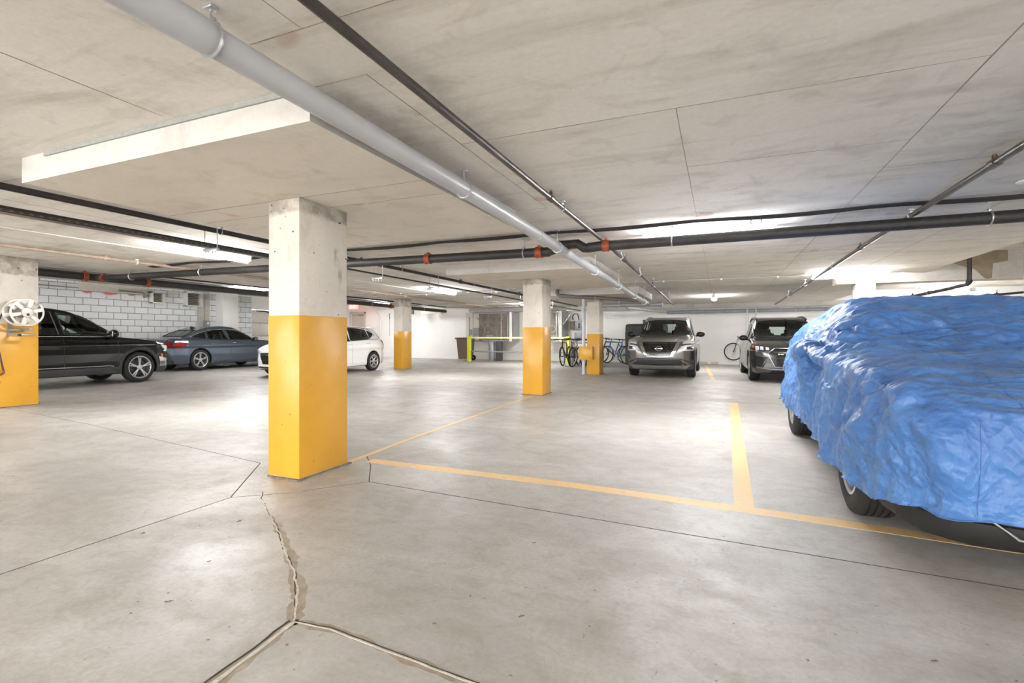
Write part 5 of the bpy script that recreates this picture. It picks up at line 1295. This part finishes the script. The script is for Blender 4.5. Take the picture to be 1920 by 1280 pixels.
covered = empty('covered_car', (CX0, CY0, 0), -PI / 2); tag(covered, 'dark grey car hidden under the crumpled blue cover, only its wheels and bumper showing', 'car')
side = [(-2.36, .45), (-2.40, .75), (-2.33, 1.0), (-1.95, 1.06), (-1.3, 1.03), (.8, .97), (1.3, .93), (1.9, .86), (2.26, .75), (2.34, .55), (2.37, .38), (2.33, .24), (2.15, .17), (1.75, .17), (-1.9, .2), (-2.28, .28)]
house = [(1.2, .88), (.9, 1.0), (.25, 1.30), (-.1, 1.39), (-.6, 1.40), (-1.1, 1.33), (-1.8, 1.06), (-2.0, .95), (-1.5, .8), (0, .8)]
plan = [(-2.34, .0), (-2.32, .56), (-2.2, .75), (-1.9, .83), (-1.2, .855), (1.2, .86), (1.8, .85), (2.15, .78), (2.30, .62), (2.36, .3), (2.38, 0)]
sect = [(.08, .07), (.2, .03), (.3, .015), (.5, .01), (.7, .0), (.84, .012), (.95, .05), (1.05, .11)]
PUND = paint_car('paint_charcoal', rgb(40, 38, 36), .2, .35)
uc = Car((0, 0, 0), 0, 4.8, 1.82, side, house, plan, sect, (1.34, -1.46), .345, .56, .80, 'x', PUND, house_y=[(-2.1, .22), (-1.1, .04), (.3, 0), (1.1, .12)])
bpy.data.objects.remove(uc.root); uc.root = covered
DKP = simple('matt_black_trim', rgb(30, 29, 28), .5)
uc.add('lower_bumper', DKP, [(-.80, .30), (0, .31), (.80, .30)], [(-.78, .20), (0, .20), (.78, .20)], 'x', off=.02, label='matt black lower bumper')
uc.add('lower_intake', BLACKP, [(-.42, .34), (0, .345), (.42, .34)], [(-.40, .26), (0, .25), (.40, .26)], 'x', off=.026)
uc.line([(-.56, .34), (-.45, .265), (0, .245), (.45, .265), (.56, .34)], 'x', 1, .007, 'chrome_trim', CHROME, off=.03)
uc.finish(DKP, .34, inner=False)
for x in uc.wx:
    for s_ in (1, -1): wheel(uc, x, s_, ('plain', 5, .2), .24, .215, y=s_ * .775)

# the cover: a draped hull in the same frame, then crumpled
h = .0135
x = np.arange(-2.56, 2.56, h); y = np.arange(-1.12, 1.12, h); z = np.arange(.12, 1.54, h)
cside = [(-2.44, .0), (-2.47, .6), (-2.40, 1.0), (-2.2, 1.085), (-1.7, 1.16), (-1.0, 1.40), (-.5, 1.47), (-.05, 1.455), (.4, 1.33), (1.05, 1.06), (1.5, .985), (2.0, .92), (2.28, .835), (2.39, .76), (2.43, .5), (2.44, .0)]
X, Z = np.meshgrid(x, z, indexing='ij'); lo = poly_sd(X, Z, smooth_poly(cside, 5)).astype(np.float32)[:, None, :]
XP, YP = np.meshgrid(x, y, indexing='ij')
cplan = [(-2.47, -.5), (-2.47, .55), (-2.40, .78), (-2.15, .90), (-1.2, .925), (1.4, .925), (1.95, .92), (2.24, .885), (2.37, .78), (2.42, .5), (2.43, -.5)]
pl = (poly_sd(XP, np.abs(YP), [(a_ - .10 * np.sign(a_), b_ - .10 * (b_ > 0)) for a_, b_ in cplan]) - .10).astype(np.float32)[:, :, None]
ay = np.abs(y).astype(np.float32)[None, :, None]; zc = z.astype(np.float32)[None, None, :]; xc = x.astype(np.float32)[:, None, None]
inset = np.interp(z, [.1, .45, .72, .88, 1.0], [-.03, -.01, .0, .02, .05]).astype(np.float32)[None, None, :]
# shoulder to roof: the cloth spans in a flat slope above the shoulder
top = ay + (zc - .90) * 1.05 + np.interp(x, [-2.5, -2.0, -1.0, .4, 1.3, 2.5], [.12, .05, .02, .05, .13, .20]).astype(np.float32)[:, None, None] - 1.18
f = smax(smax(pl + inset, lo, .07), top * .70, .09)
def capsule(A, B, ra, rb):
    A = np.array(A, np.float32); B = np.array(B, np.float32); d = B - A; L = float(d @ d)
    px, py, pz = xc - A[0], y.astype(np.float32)[None, :, None] - A[1], zc - A[2]
    t_ = np.clip((px * d[0] + py * d[1] + pz * d[2]) / L, 0, 1)
    return np.sqrt((px - t_ * d[0]) ** 2 + (py - t_ * d[1]) ** 2 + (pz - t_ * d[2]) ** 2) - (ra + (rb - ra) * t_)
for sg in (1, -1):       # door mirrors push the cloth out into small tents
    tip = (.30, sg * .985, 1.055)
    f = smin(f, capsule(tip, (.32, sg * .90, .25), .05, .06), .13)
    f = smin(f, capsule(tip, (2.05, sg * .80, .80), .045, .06), .09)
    f = smin(f, capsule(tip, (-1.5, sg * .82, .95), .045, .06), .10)
    e = np.sqrt(((xc - .62) / 1.7) ** 2 + ((y[None, :, None] - sg * .75) / .55) ** 2 + ((zc - 1.09) / 1.3) ** 2).astype(np.float32) - .085
    f = smax(f, -e, .05)
V, F = surface_nets(f, np.array([x[0], y[0], z[0]]), h)
del f, lo, pl, top
# vertex normals
def vnormals(V, F):
    n = np.cross(V[F[:, 2]] - V[F[:, 0]], V[F[:, 3]] - V[F[:, 1]]); N = np.zeros_like(V)
    for k in range(4): np.add.at(N, F[:, k], n)
    return N / (np.linalg.norm(N, axis=1)[:, None] + 1e-12)
V = relax(V, F, 10, .5)
N = vnormals(V, F)
for _ in range(6):
    S_ = np.zeros_like(N)
    for k_ in range(4): np.add.at(S_, F[:, k_], N[F[:, (k_ + 1) % 4]] + N[F[:, (k_ + 3) % 4]])
    N = N + S_ * .25; N /= np.linalg.norm(N, axis=1)[:, None]
nz = N[:, 2]; upw = np.clip(nz, 0, 1)
sidew = np.clip(1 - upw * 1.3, 0, 1)
# long soft gathers across the roof and bonnet (creases run across the car), vertical gathers down the sides
cornr = np.clip((V[:, 0] - 1.2) / .7, 0, 1) * np.clip((np.abs(V[:, 1]) - .35) / .35, 0, 1)
wrp = .05 * np.stack([gnoise(V * 3 + 9 * k, 70 + k) for k in range(3)], 1); Vw = V + wrp
a_top = folds(Vw * np.array([9.0, 3.0, 5.0]), 3, 3, .5) * .020 + folds(Vw * np.array([3.2, 2.2, 3.0]), 14, 2, .5) * .030
a_side = folds(Vw * np.array([6.0, 6.0, 3.6]), 9, 3, .5) * .024 + folds(Vw * np.array([3.0, 3.0, 1.3]), 17, 2, .5) * .045
fine = folds(V * np.array([26, 16, 20]), 21, 2, .55) * .0045
frontw = np.clip(N[:, 0] * 1.3, 0, 1) * sidew
flat_ = np.clip((.8 - np.abs(V[:, 1])) / .3, 0, 1) * frontw
bigp = folds(Vw * np.array([4.6, 4.6, 4.6]), 33, 2, .5) * .045
wsc = np.clip(1 - np.abs(V[:, 0] - .75) / .75, 0, 1) * upw        # loose cloth heaps over the windscreen
mask_ = .55 + .45 * np.clip(gnoise(V * 2.1, 401) * 2.2 + .5, 0, 1)
top_ = facets(V, .22, 5, .45, (1.5, .6, 1)) * .026 + facets(V, .095, 6, .4, (1.5, .65, 1)) * .013 + facets(V, .05, 7, .4, (1.5, .75, 1)) * .0095
sid_ = facets(V, .30, 15, .5, (1.2, 1.2, .6)) * .055 + facets(V, .12, 16, .4, (1.1, 1.1, .8)) * .019 + facets(V, .055, 17, .4) * .008
big_ = facets(V, .15, 25, .5) * .030 + facets(V, .07, 26, .4) * .013
D = 1.25 * mask_ * upw * top_ * (1 + 1.4 * wsc) + .25 * upw * a_top + 1.25 * sidew * sid_ * (1 - .62 * flat_) * (.7 + .3 * mask_) + big_ * (.9 * cornr + .55 * wsc)
# individual pinched folds with a sharp crest
rs = np.random.RandomState(11); Pw = V + .04 * np.stack([gnoise(V * 4 + 5 * k, 90 + k) for k in range(3)], 1)
cand = rs.permutation(len(V))
cnt_ = 0
for q in cand:
    if cnt_ >= 170: break
    c0 = V[q]; n0 = N[q]
    if c0[0] < -2.0 and rs.rand() < .7: continue
    up_ = n0[2] > .55; frt = n0[0] > .75 and not up_
    if frt and abs(c0[1]) < .72 and rs.rand() < .72: continue
    if up_: d0 = np.array([rs.normal(0, .38), 1.0, 0])
    elif frt: d0 = np.array([0, rs.normal(0, 1), rs.normal(0, 1)])
    else: d0 = np.array([rs.normal(0, .75), 0, 1.0])
    d0 = d0 - n0 * (d0 @ n0); d0 /= np.linalg.norm(d0) + 1e-9; s0 = np.cross(n0, d0)
    big = rs.rand() < .22
    Lh = rs.uniform(.05, .16) * (1.9 if big else 1); wd = rs.uniform(.010, .022) * (2.0 if big else 1); am = wd * rs.uniform(.35, .6) * (1 if rs.rand() < .6 else -1)
    if frt and abs(c0[1]) < .72: am *= .45
    r_ = Pw - (c0 + Pw[q] - V[q]); m_ = (np.abs(r_).max(1) < Lh * 1.3 + wd * 3)
    r_ = r_[m_]; tt = r_ @ d0; ss = r_ @ s0 + .35 * tt * tt / Lh * rs.uniform(-1, 1); hh_ = r_ @ n0
    prof_ = np.clip(1 - np.abs(ss) / (wd * np.where(ss > 0, 1.6, 3.2)), 0, 1)
    D[m_] += am * prof_ * np.clip(1 - (tt / Lh) ** 2, 0, 1) * (np.abs(hh_) < .12); cnt_ += 1
D -= D.mean() - .004
# broad vertical drapes on the flanks
D += sidew * np.clip(np.abs(N[:, 1]) - .4, 0, 1) * (.028 * np.sin(V[:, 0] * 5.1 + 1.4 * np.sin(V[:, 0] * 1.7) + V[:, 2] * 2.2) + .012 * np.sin(V[:, 0] * 13 + V[:, 2] * 4)) * np.clip((1.1 - V[:, 2]) / .6, 0, 1)
D *= 1 - .35 * np.clip(N[:, 0] * 1.4, 0, 1) * (N[:, 2] < .5)
D = np.where(D < 0, np.maximum(D * .9, -.032), D)
# let the slack cloth buckle: every thread is a little longer than the hull beneath it
def buckle(V, F, N, D, slack, it=22, kb=.012):
    E_ = np.concatenate([F[:, [0, 1]], F[:, [1, 2]], F[:, [2, 3]], F[:, [3, 0]]]); E_ = np.unique(np.sort(E_, 1), axis=0)
    G_ = np.concatenate([F[:, [0, 2]], F[:, [1, 3]]])
    i, j = np.concatenate([E_, G_]).T; ne = len(E_); n = len(V)
    L0 = np.linalg.norm(V[i] - V[j], axis=1) * (1 + .5 * (slack[i] + slack[j]))
    wt = np.where(np.arange(len(i)) < ne, 1.0, .6)
    val = np.bincount(i, wt, n) + np.bincount(j, wt, n)
    ve = np.bincount(E_[:, 0], minlength=n) + np.bincount(E_[:, 1], minlength=n); a_, b_ = E_.T
    X = V + N * D[:, None]
    for t in range(it):
        d = X[j] - X[i]; l = np.sqrt((d * d).sum(1)) + 1e-9
        c = (wt * .5 * (l - L0) / l)[:, None] * d
        mv = np.stack([np.bincount(i, c[:, q], n) - np.bincount(j, c[:, q], n) for q in range(3)], 1)
        X = X + mv * (1.9 / val)[:, None] * 1.0
        S = np.stack([np.bincount(a_, X[b_, q], n) + np.bincount(b_, X[a_, q], n) for q in range(3)], 1) / ve[:, None]
        X = X + kb * (S - X)
        r = X - V; dn = (r * N).sum(1); cl_ = np.clip(dn, -.035, .08)
        tg = r - dn[:, None] * N
        X = V + N * cl_[:, None] + tg * .985
    return X
slk = .04 + .05 * cornr + .05 * wsc + .03 * sidew * (1 - flat_) + .03 * mask_
slk = slk * (1 - .55 * flat_)
V = buckle(V, F, N, 1.15 * D, slk)
# crease ridge from the mirror tip to the front corner and along the shoulder
# hem: cut away below a wavy line
def hemz(V):
    wv = .018 * np.sin(V[:, 0] * 4.3 + .6) + .012 * np.sin(V[:, 1] * 7 + V[:, 0] * 9) + .006 * np.sin(V[:, 0] * 23 + V[:, 1] * 17)
    base = np.interp(V[:, 0], [-2.5, -1.4, 0, .8, 1.25, 1.8, 2.40], [.36, .36, .35, .33, .29, .245, .365])
    return base + wv
hz = hemz(V)
vi = V[:, 2] < hz
band = (V[:, 2] > hz - .02) & vi
V[vi, 2] = np.where(V[vi, 2] > hz[vi] - .03, hz[vi], V[vi, 2])
fm = ~((V[F][:, :, 2] < (hemz(V) - .004)[F]).any(1))
F2 = F[fm]
used = np.zeros(len(V), bool); used[F2.ravel()] = True; mp_ = np.cumsum(used) - 1
V2 = V[used]; F2 = mp_[F2]
def cloth_mat():
    g = NT('blue_cover_cloth'); v = g.mapping()
    n = g.noise(v, 1.4, 5, .6); n2 = g.noise(v, 9, 6, .65); wv = g.noise(g.mapping(scale=(1, 1, 1)), 260, 2, .5)
    c = g.mix(g.rng(n, .35, .65, 0, 1), rgb(54, 92, 148), rgb(70, 114, 170))
    c = g.mix(g.rng(n2, .45, .75, 0, .35), c, rgb(92, 136, 184))
    g.l(c, g.b.inputs['Base Color']); g.b.inputs['Roughness'].default_value = .44
    g.b.inputs['Sheen Weight'].default_value = .08
    g.b.inputs['Specular IOR Level'].default_value = .4
    def vor(scale, mp, det=2.0):
        o = g.n('ShaderNodeTexVoronoi'); o.inputs['Scale'].default_value = scale; o.inputs['Detail'].default_value = det; o.inputs['Roughness'].default_value = .5
        nn = g.n('ShaderNodeTexNoise'); nn.inputs['Scale'].default_value = 3.0; g.l(mp, nn.inputs['Vector'])
        va = g.n('ShaderNodeVectorMath', operation='SCALE'); va.inputs['Scale'].default_value = .3; g.l(nn.outputs['Color'], va.inputs[0])
        vb = g.n('ShaderNodeVectorMath', operation='ADD'); g.l(mp, vb.inputs[0]); g.l(va.outputs[0], vb.inputs[1]); g.l(vb.outputs[0], o.inputs['Vector'])
        return o.outputs['Distance']
    v1 = vor(6.5, g.mapping(scale=(2.2, .8, 1.5)), 1.0); v2 = vor(15.0, g.mapping(scale=(2.0, .9, 1.3), rot=(0, 0, .25)), 1.0)
    u1 = vor(7.5, g.mapping(rot=(.3, .4, .2)), 1.0); u2 = vor(19.0, g.mapping(rot=(.5, .1, .7)), 1.0)
    geo = g.n('ShaderNodeNewGeometry'); sz = g.n('ShaderNodeSeparateXYZ'); g.l(geo.outputs['Normal'], sz.inputs[0])
    k = g.rng(sz.outputs[2], .45, .75, 0, 1)
    ha = g.math('ADD', v1, g.math('MULTIPLY', v2, .35)); hb = g.math('ADD', g.math('MULTIPLY', u1, 1.3), g.math('MULTIPLY', u2, .4))
    hm = g.n('ShaderNodeMix'); g.l(k, hm.inputs[0]); g.l(hb, hm.inputs[2]); g.l(ha, hm.inputs[3])
    g.bump(g.math('ADD', hm.outputs[0], g.math("MULTIPLY", wv, .01)), .8, .018)
    return g.m
cv = np_mesh('car_cover', V2, F2, cloth_mat()); cv.location = (CX0, CY0, 0); cv.rotation_euler = (0, 0, -PI / 2)
tag(cv, 'crumpled blue fabric cover draped over the car at the right', 'car cover')
md = cv.modifiers.new('thickness', 'SOLIDIFY'); md.thickness = .003; md.offset = -1
# stitched seams of the cover are a darker welt on its own surface
cb_ = BVHTree.FromPolygons([tuple(v) for v in V2], [tuple(q) for q in F2.tolist()])
def seam(pts, d, name='cover_seam'):
    out = []
    for a, b in zip(pts[:-1], pts[1:]):
        k = max(1, int((Vector(a) - Vector(b)).length / .02))
        for i in range(k):
            o_ = Vector(a).lerp(Vector(b), i / k); hh = cb_.ray_cast(o_, Vector(d))
            if hh[0] is not None: out.append(hh[0] + hh[1] * .0005 * (1 if hh[1].dot(Vector(d)) < 0 else -1))
    if len(out) > 2: part(MB().tube(out, .0014, 5), name, simple('seam_blue', rgb(50, 84, 144), .6), cv)
for yy in (-.62, .56, .12): seam([(5, yy, .36), (5, yy * .96, .80)], (-1, 0, 0))
for yy in (-.42, .42): seam([(2.3, yy, 3), (-2.3, yy, 3)], (0, 0, -1))
# elastic gather along the front hem
# ================================================================== BLACK COVERED THING BEHIND THE SILVER CAR
h2 = .03
x = np.arange(-.5, .5, h2); y = np.arange(-.9, .9, h2); z = np.arange(0, 1.9, h2)
X, Y_, Z = np.meshgrid(x, y, z, indexing='ij')
f = smax(np.sqrt(np.maximum(np.abs(X) - .22, 0) ** 2 + np.maximum(np.abs(Y_) - .66, 0) ** 2) - .12, np.abs(Z - .8) - .80, .1)
V, F = surface_nets(f, np.array([x[0], y[0], z[0]]), h2); V = relax(V, F, 2); N = vnormals(V, F); V = V + N * (crumple(V * [5, 5, 2], 5, 3) * .012)[:, None]; V = V[:, [0, 1, 2]]
V[:, 2] = np.maximum(V[:, 2], .01)
bc = np_mesh('draped_stack', V, F, simple('black_cover', rgb(46, 46, 48), .6, var=.2, bump=.3, bscale=12)); bc.location = (-2.72, 20.5, 0)
bc.rotation_euler = (0, 0, PI / 2 - .1)
tag(bc, 'tall black draped cover standing between the blue bicycle and the silver car', 'cover')

# ================================================================== BICYCLES
def bicycle(name, loc, rz, frame_mat, label, lean=0.0, R=.335, steer=0.0, group=None, rack=True):
    t = empty(name, loc, rz); t.rotation_euler = (lean, 0, rz); tag(t, label, 'bicycle', group)
    wb = 1.04
    def bwheel(x, st=0.0):
        wt = empty('wheel', (x, 0, R + .003), st, t)
        part(MB().tube([((R - .018) * math.cos(a), 0, (R - .018) * math.sin(a)) for a in [2 * PI * i / 40 for i in range(40)]], .024, 8, closed=True), 'tyre', RUBBER, wt)
        part(MB().tube([((R - .042) * math.cos(a), 0, (R - .042) * math.sin(a)) for a in [2 * PI * i / 40 for i in range(40)]], .009, 6, closed=True), 'rim', ALLOY, wt)
        m = MB()
        for k in range(28):
            a = 2 * PI * k / 28; b = a + (.5 if k % 2 else -.5); sd = .025 if (k // 2) % 2 else -.025
            m.tube([(.022 * math.cos(b), sd, .022 * math.sin(b)), ((R - .045) * math.cos(a), 0, (R - .045) * math.sin(a))], .0013, 4)
        o = part(m, 'spokes', GALV, wt)
        part(MB().cyl((0, -.045, 0), (0, .045, 0), .018, 10), 'hub', BLACKP, wt)
        return wt
    bwheel(-.45); bwheel(wb - .45, steer)
    B = (.0, 0, .28); ST = (-.17, 0, .80); HT = (.43, 0, .83); HB = (.48, 0, .68); RX = (-.45, 0, R + .003); FX = (wb - .45, 0, R + .003)
    m = MB()
    m.tube([B, HB], .026, 8).tube([ST, HT], .022, 8).tube([B, ST], .02, 8).tube([HT, HB], .026, 8)
    for s_ in (-1, 1):
        m.tube([(RX[0], s_ * .06, RX[2]), (-.13, s_ * .03, .29)], .009, 6).tube([(RX[0], s_ * .06, RX[2]), (-.16, s_ * .018, .74)], .008, 6)
    part(m, 'frame', frame_mat, t)
    fk = MB().tube([HT, (HT[0] - .02, 0, .92)], .014, 8).tube([HB, (.50, 0, .62)], .018, 8)
    for s_ in (-1, 1): fk.tube([(.50, 0, .64), (.505, s_ * .05, .60), (FX[0], s_ * .055, FX[2])], .012, 8)
    part(fk, 'fork', BLACKP, t)
    part(MB().tube([(.44, -.31, .95), (.42, -.12, .94), (.43, 0, .93), (.42, .12, .94), (.44, .31, .95)], .012, 8).cyl((.44, -.31, .95), (.44, -.2, .947), .018, 8).cyl((.44, .31, .95), (.44, .2, .947), .018, 8), 'handlebar', BLACKP, t)
    sd = MB().tube([(-.17, 0, .80), (-.20, 0, .90)], .012, 8)
    part(sd, 'seat_post', BLACKP, t)
    part(MB().add([(-.34, -.07, .92), (-.34, .07, .92), (-.18, .05, .93), (-.05, .018, .92), (-.05, -.018, .92), (-.18, -.05, .93), (-.33, -.05, .895), (-.33, .05, .895), (-.18, .03, .895), (-.06, .01, .905), (-.06, -.01, .905), (-.18, -.03, .895)],
             [(0, 1, 2, 5), (5, 2, 3, 4), (6, 11, 8, 7), (11, 10, 9, 8), (0, 6, 7, 1), (1, 7, 8, 2), (2, 8, 9, 3), (3, 9, 10, 4), (4, 10, 11, 5), (5, 11, 6, 0)]), 'saddle', BLACKP, t)
    ck = MB().lathe([(.07, -.004), (.085, -.004), (.085, .004), (.07, .004)], (0, -.05, .28), 'y', 24).cyl((0, -.07, .28), (0, .07, .28), .02, 8)
    ck.tube([(0, -.07, .28), (.12, -.075, .17)], .01, 6).tube([(0, .07, .28), (-.12, .075, .39)], .01, 6)
    ck.rbox(.08, .17, -.17, -.08, .155, .175, .004).rbox(-.16, -.07, .08, .17, .385, .405, .004)
    part(ck, 'crankset', GREYM, t)
    part(MB().tube([(0, -.05, .365), (-.45, -.05, R + .045)], .004, 4).tube([(0, -.05, .2), (-.45, -.05, R - .035)], .004, 4), 'chain', BLACKP, t)
    return t
def bm(n, c): return simple('bike_' + n, c, .3, coat=.6)
BK = [(-5.50, 18.75, -PI / 2 + .03, bm('black', rgb(28, 28, 30)), 'dark bicycle standing closest to the yellow rail post', .07),
      (-5.27, 18.95, -PI / 2 + .12, bm('red', rgb(120, 24, 26)), 'dark red bicycle second from the yellow rail post', .03),
      (-5.06, 18.35, -PI / 2 + .02, bm('grey', rgb(120, 122, 124)), 'grey bicycle in the middle of the left bunch', -.03),
      (-4.86, 18.25, -PI / 2 - .20, bm('silver', rgb(214, 216, 218)), 'silver framed bicycle, the foremost of the left bunch', -.07),
      (-4.62, 18.85, -PI / 2 - .12, bm('purple', rgb(66, 54, 84)), 'black and purple bicycle just left of the grey downpipe', .05),
      (-4.38, 19.2, -PI / 2 - .05, bm('black2', rgb(20, 20, 22)), 'black bicycle half hidden by the grey downpipe', .05),
      (-3.85, 20.45, -PI / 2 - 2.2 + .05, bm('blue', rgb(24, 110, 170)), 'blue mountain bicycle standing right of the yellow box pillar', .08),
      (-4.1, 20.95, -PI / 2 - 1.9, bm('dark', rgb(40, 40, 42)), 'black bicycle behind the blue one at the white wall', .1)]
for (x_, y_, rz, m_, lb, ln) in BK: bicycle('bicycle', (x_, y_, 0), rz, m_, lb, lean=ln, group='bicycles parked by the back wall').scale = (1.06, 1.06, 1.08)
bicycle('bicycle', (1.08, 21.52, .17), PI, bm('white', rgb(210, 210, 208)), 'bicycle hanging on the back wall, its front wheel showing left of the dark grey SUV', lean=.0, R=.345, steer=.0)
tag(MB().tube([(-.5, 0, .1), (-.5, 0, .0)], .01, 6).tube([(-5.5 + 5, 0, .02), (.9, 0, .02)], .018, 8).tube([(-.5, .5, .02), (.9, .5, .02)], .018, 8).build('bike_rack', GREYM, loc=(-4.8, 17.85, .0)), 'low grey floor rack under the left bunch of bicycles', 'bicycle rack')
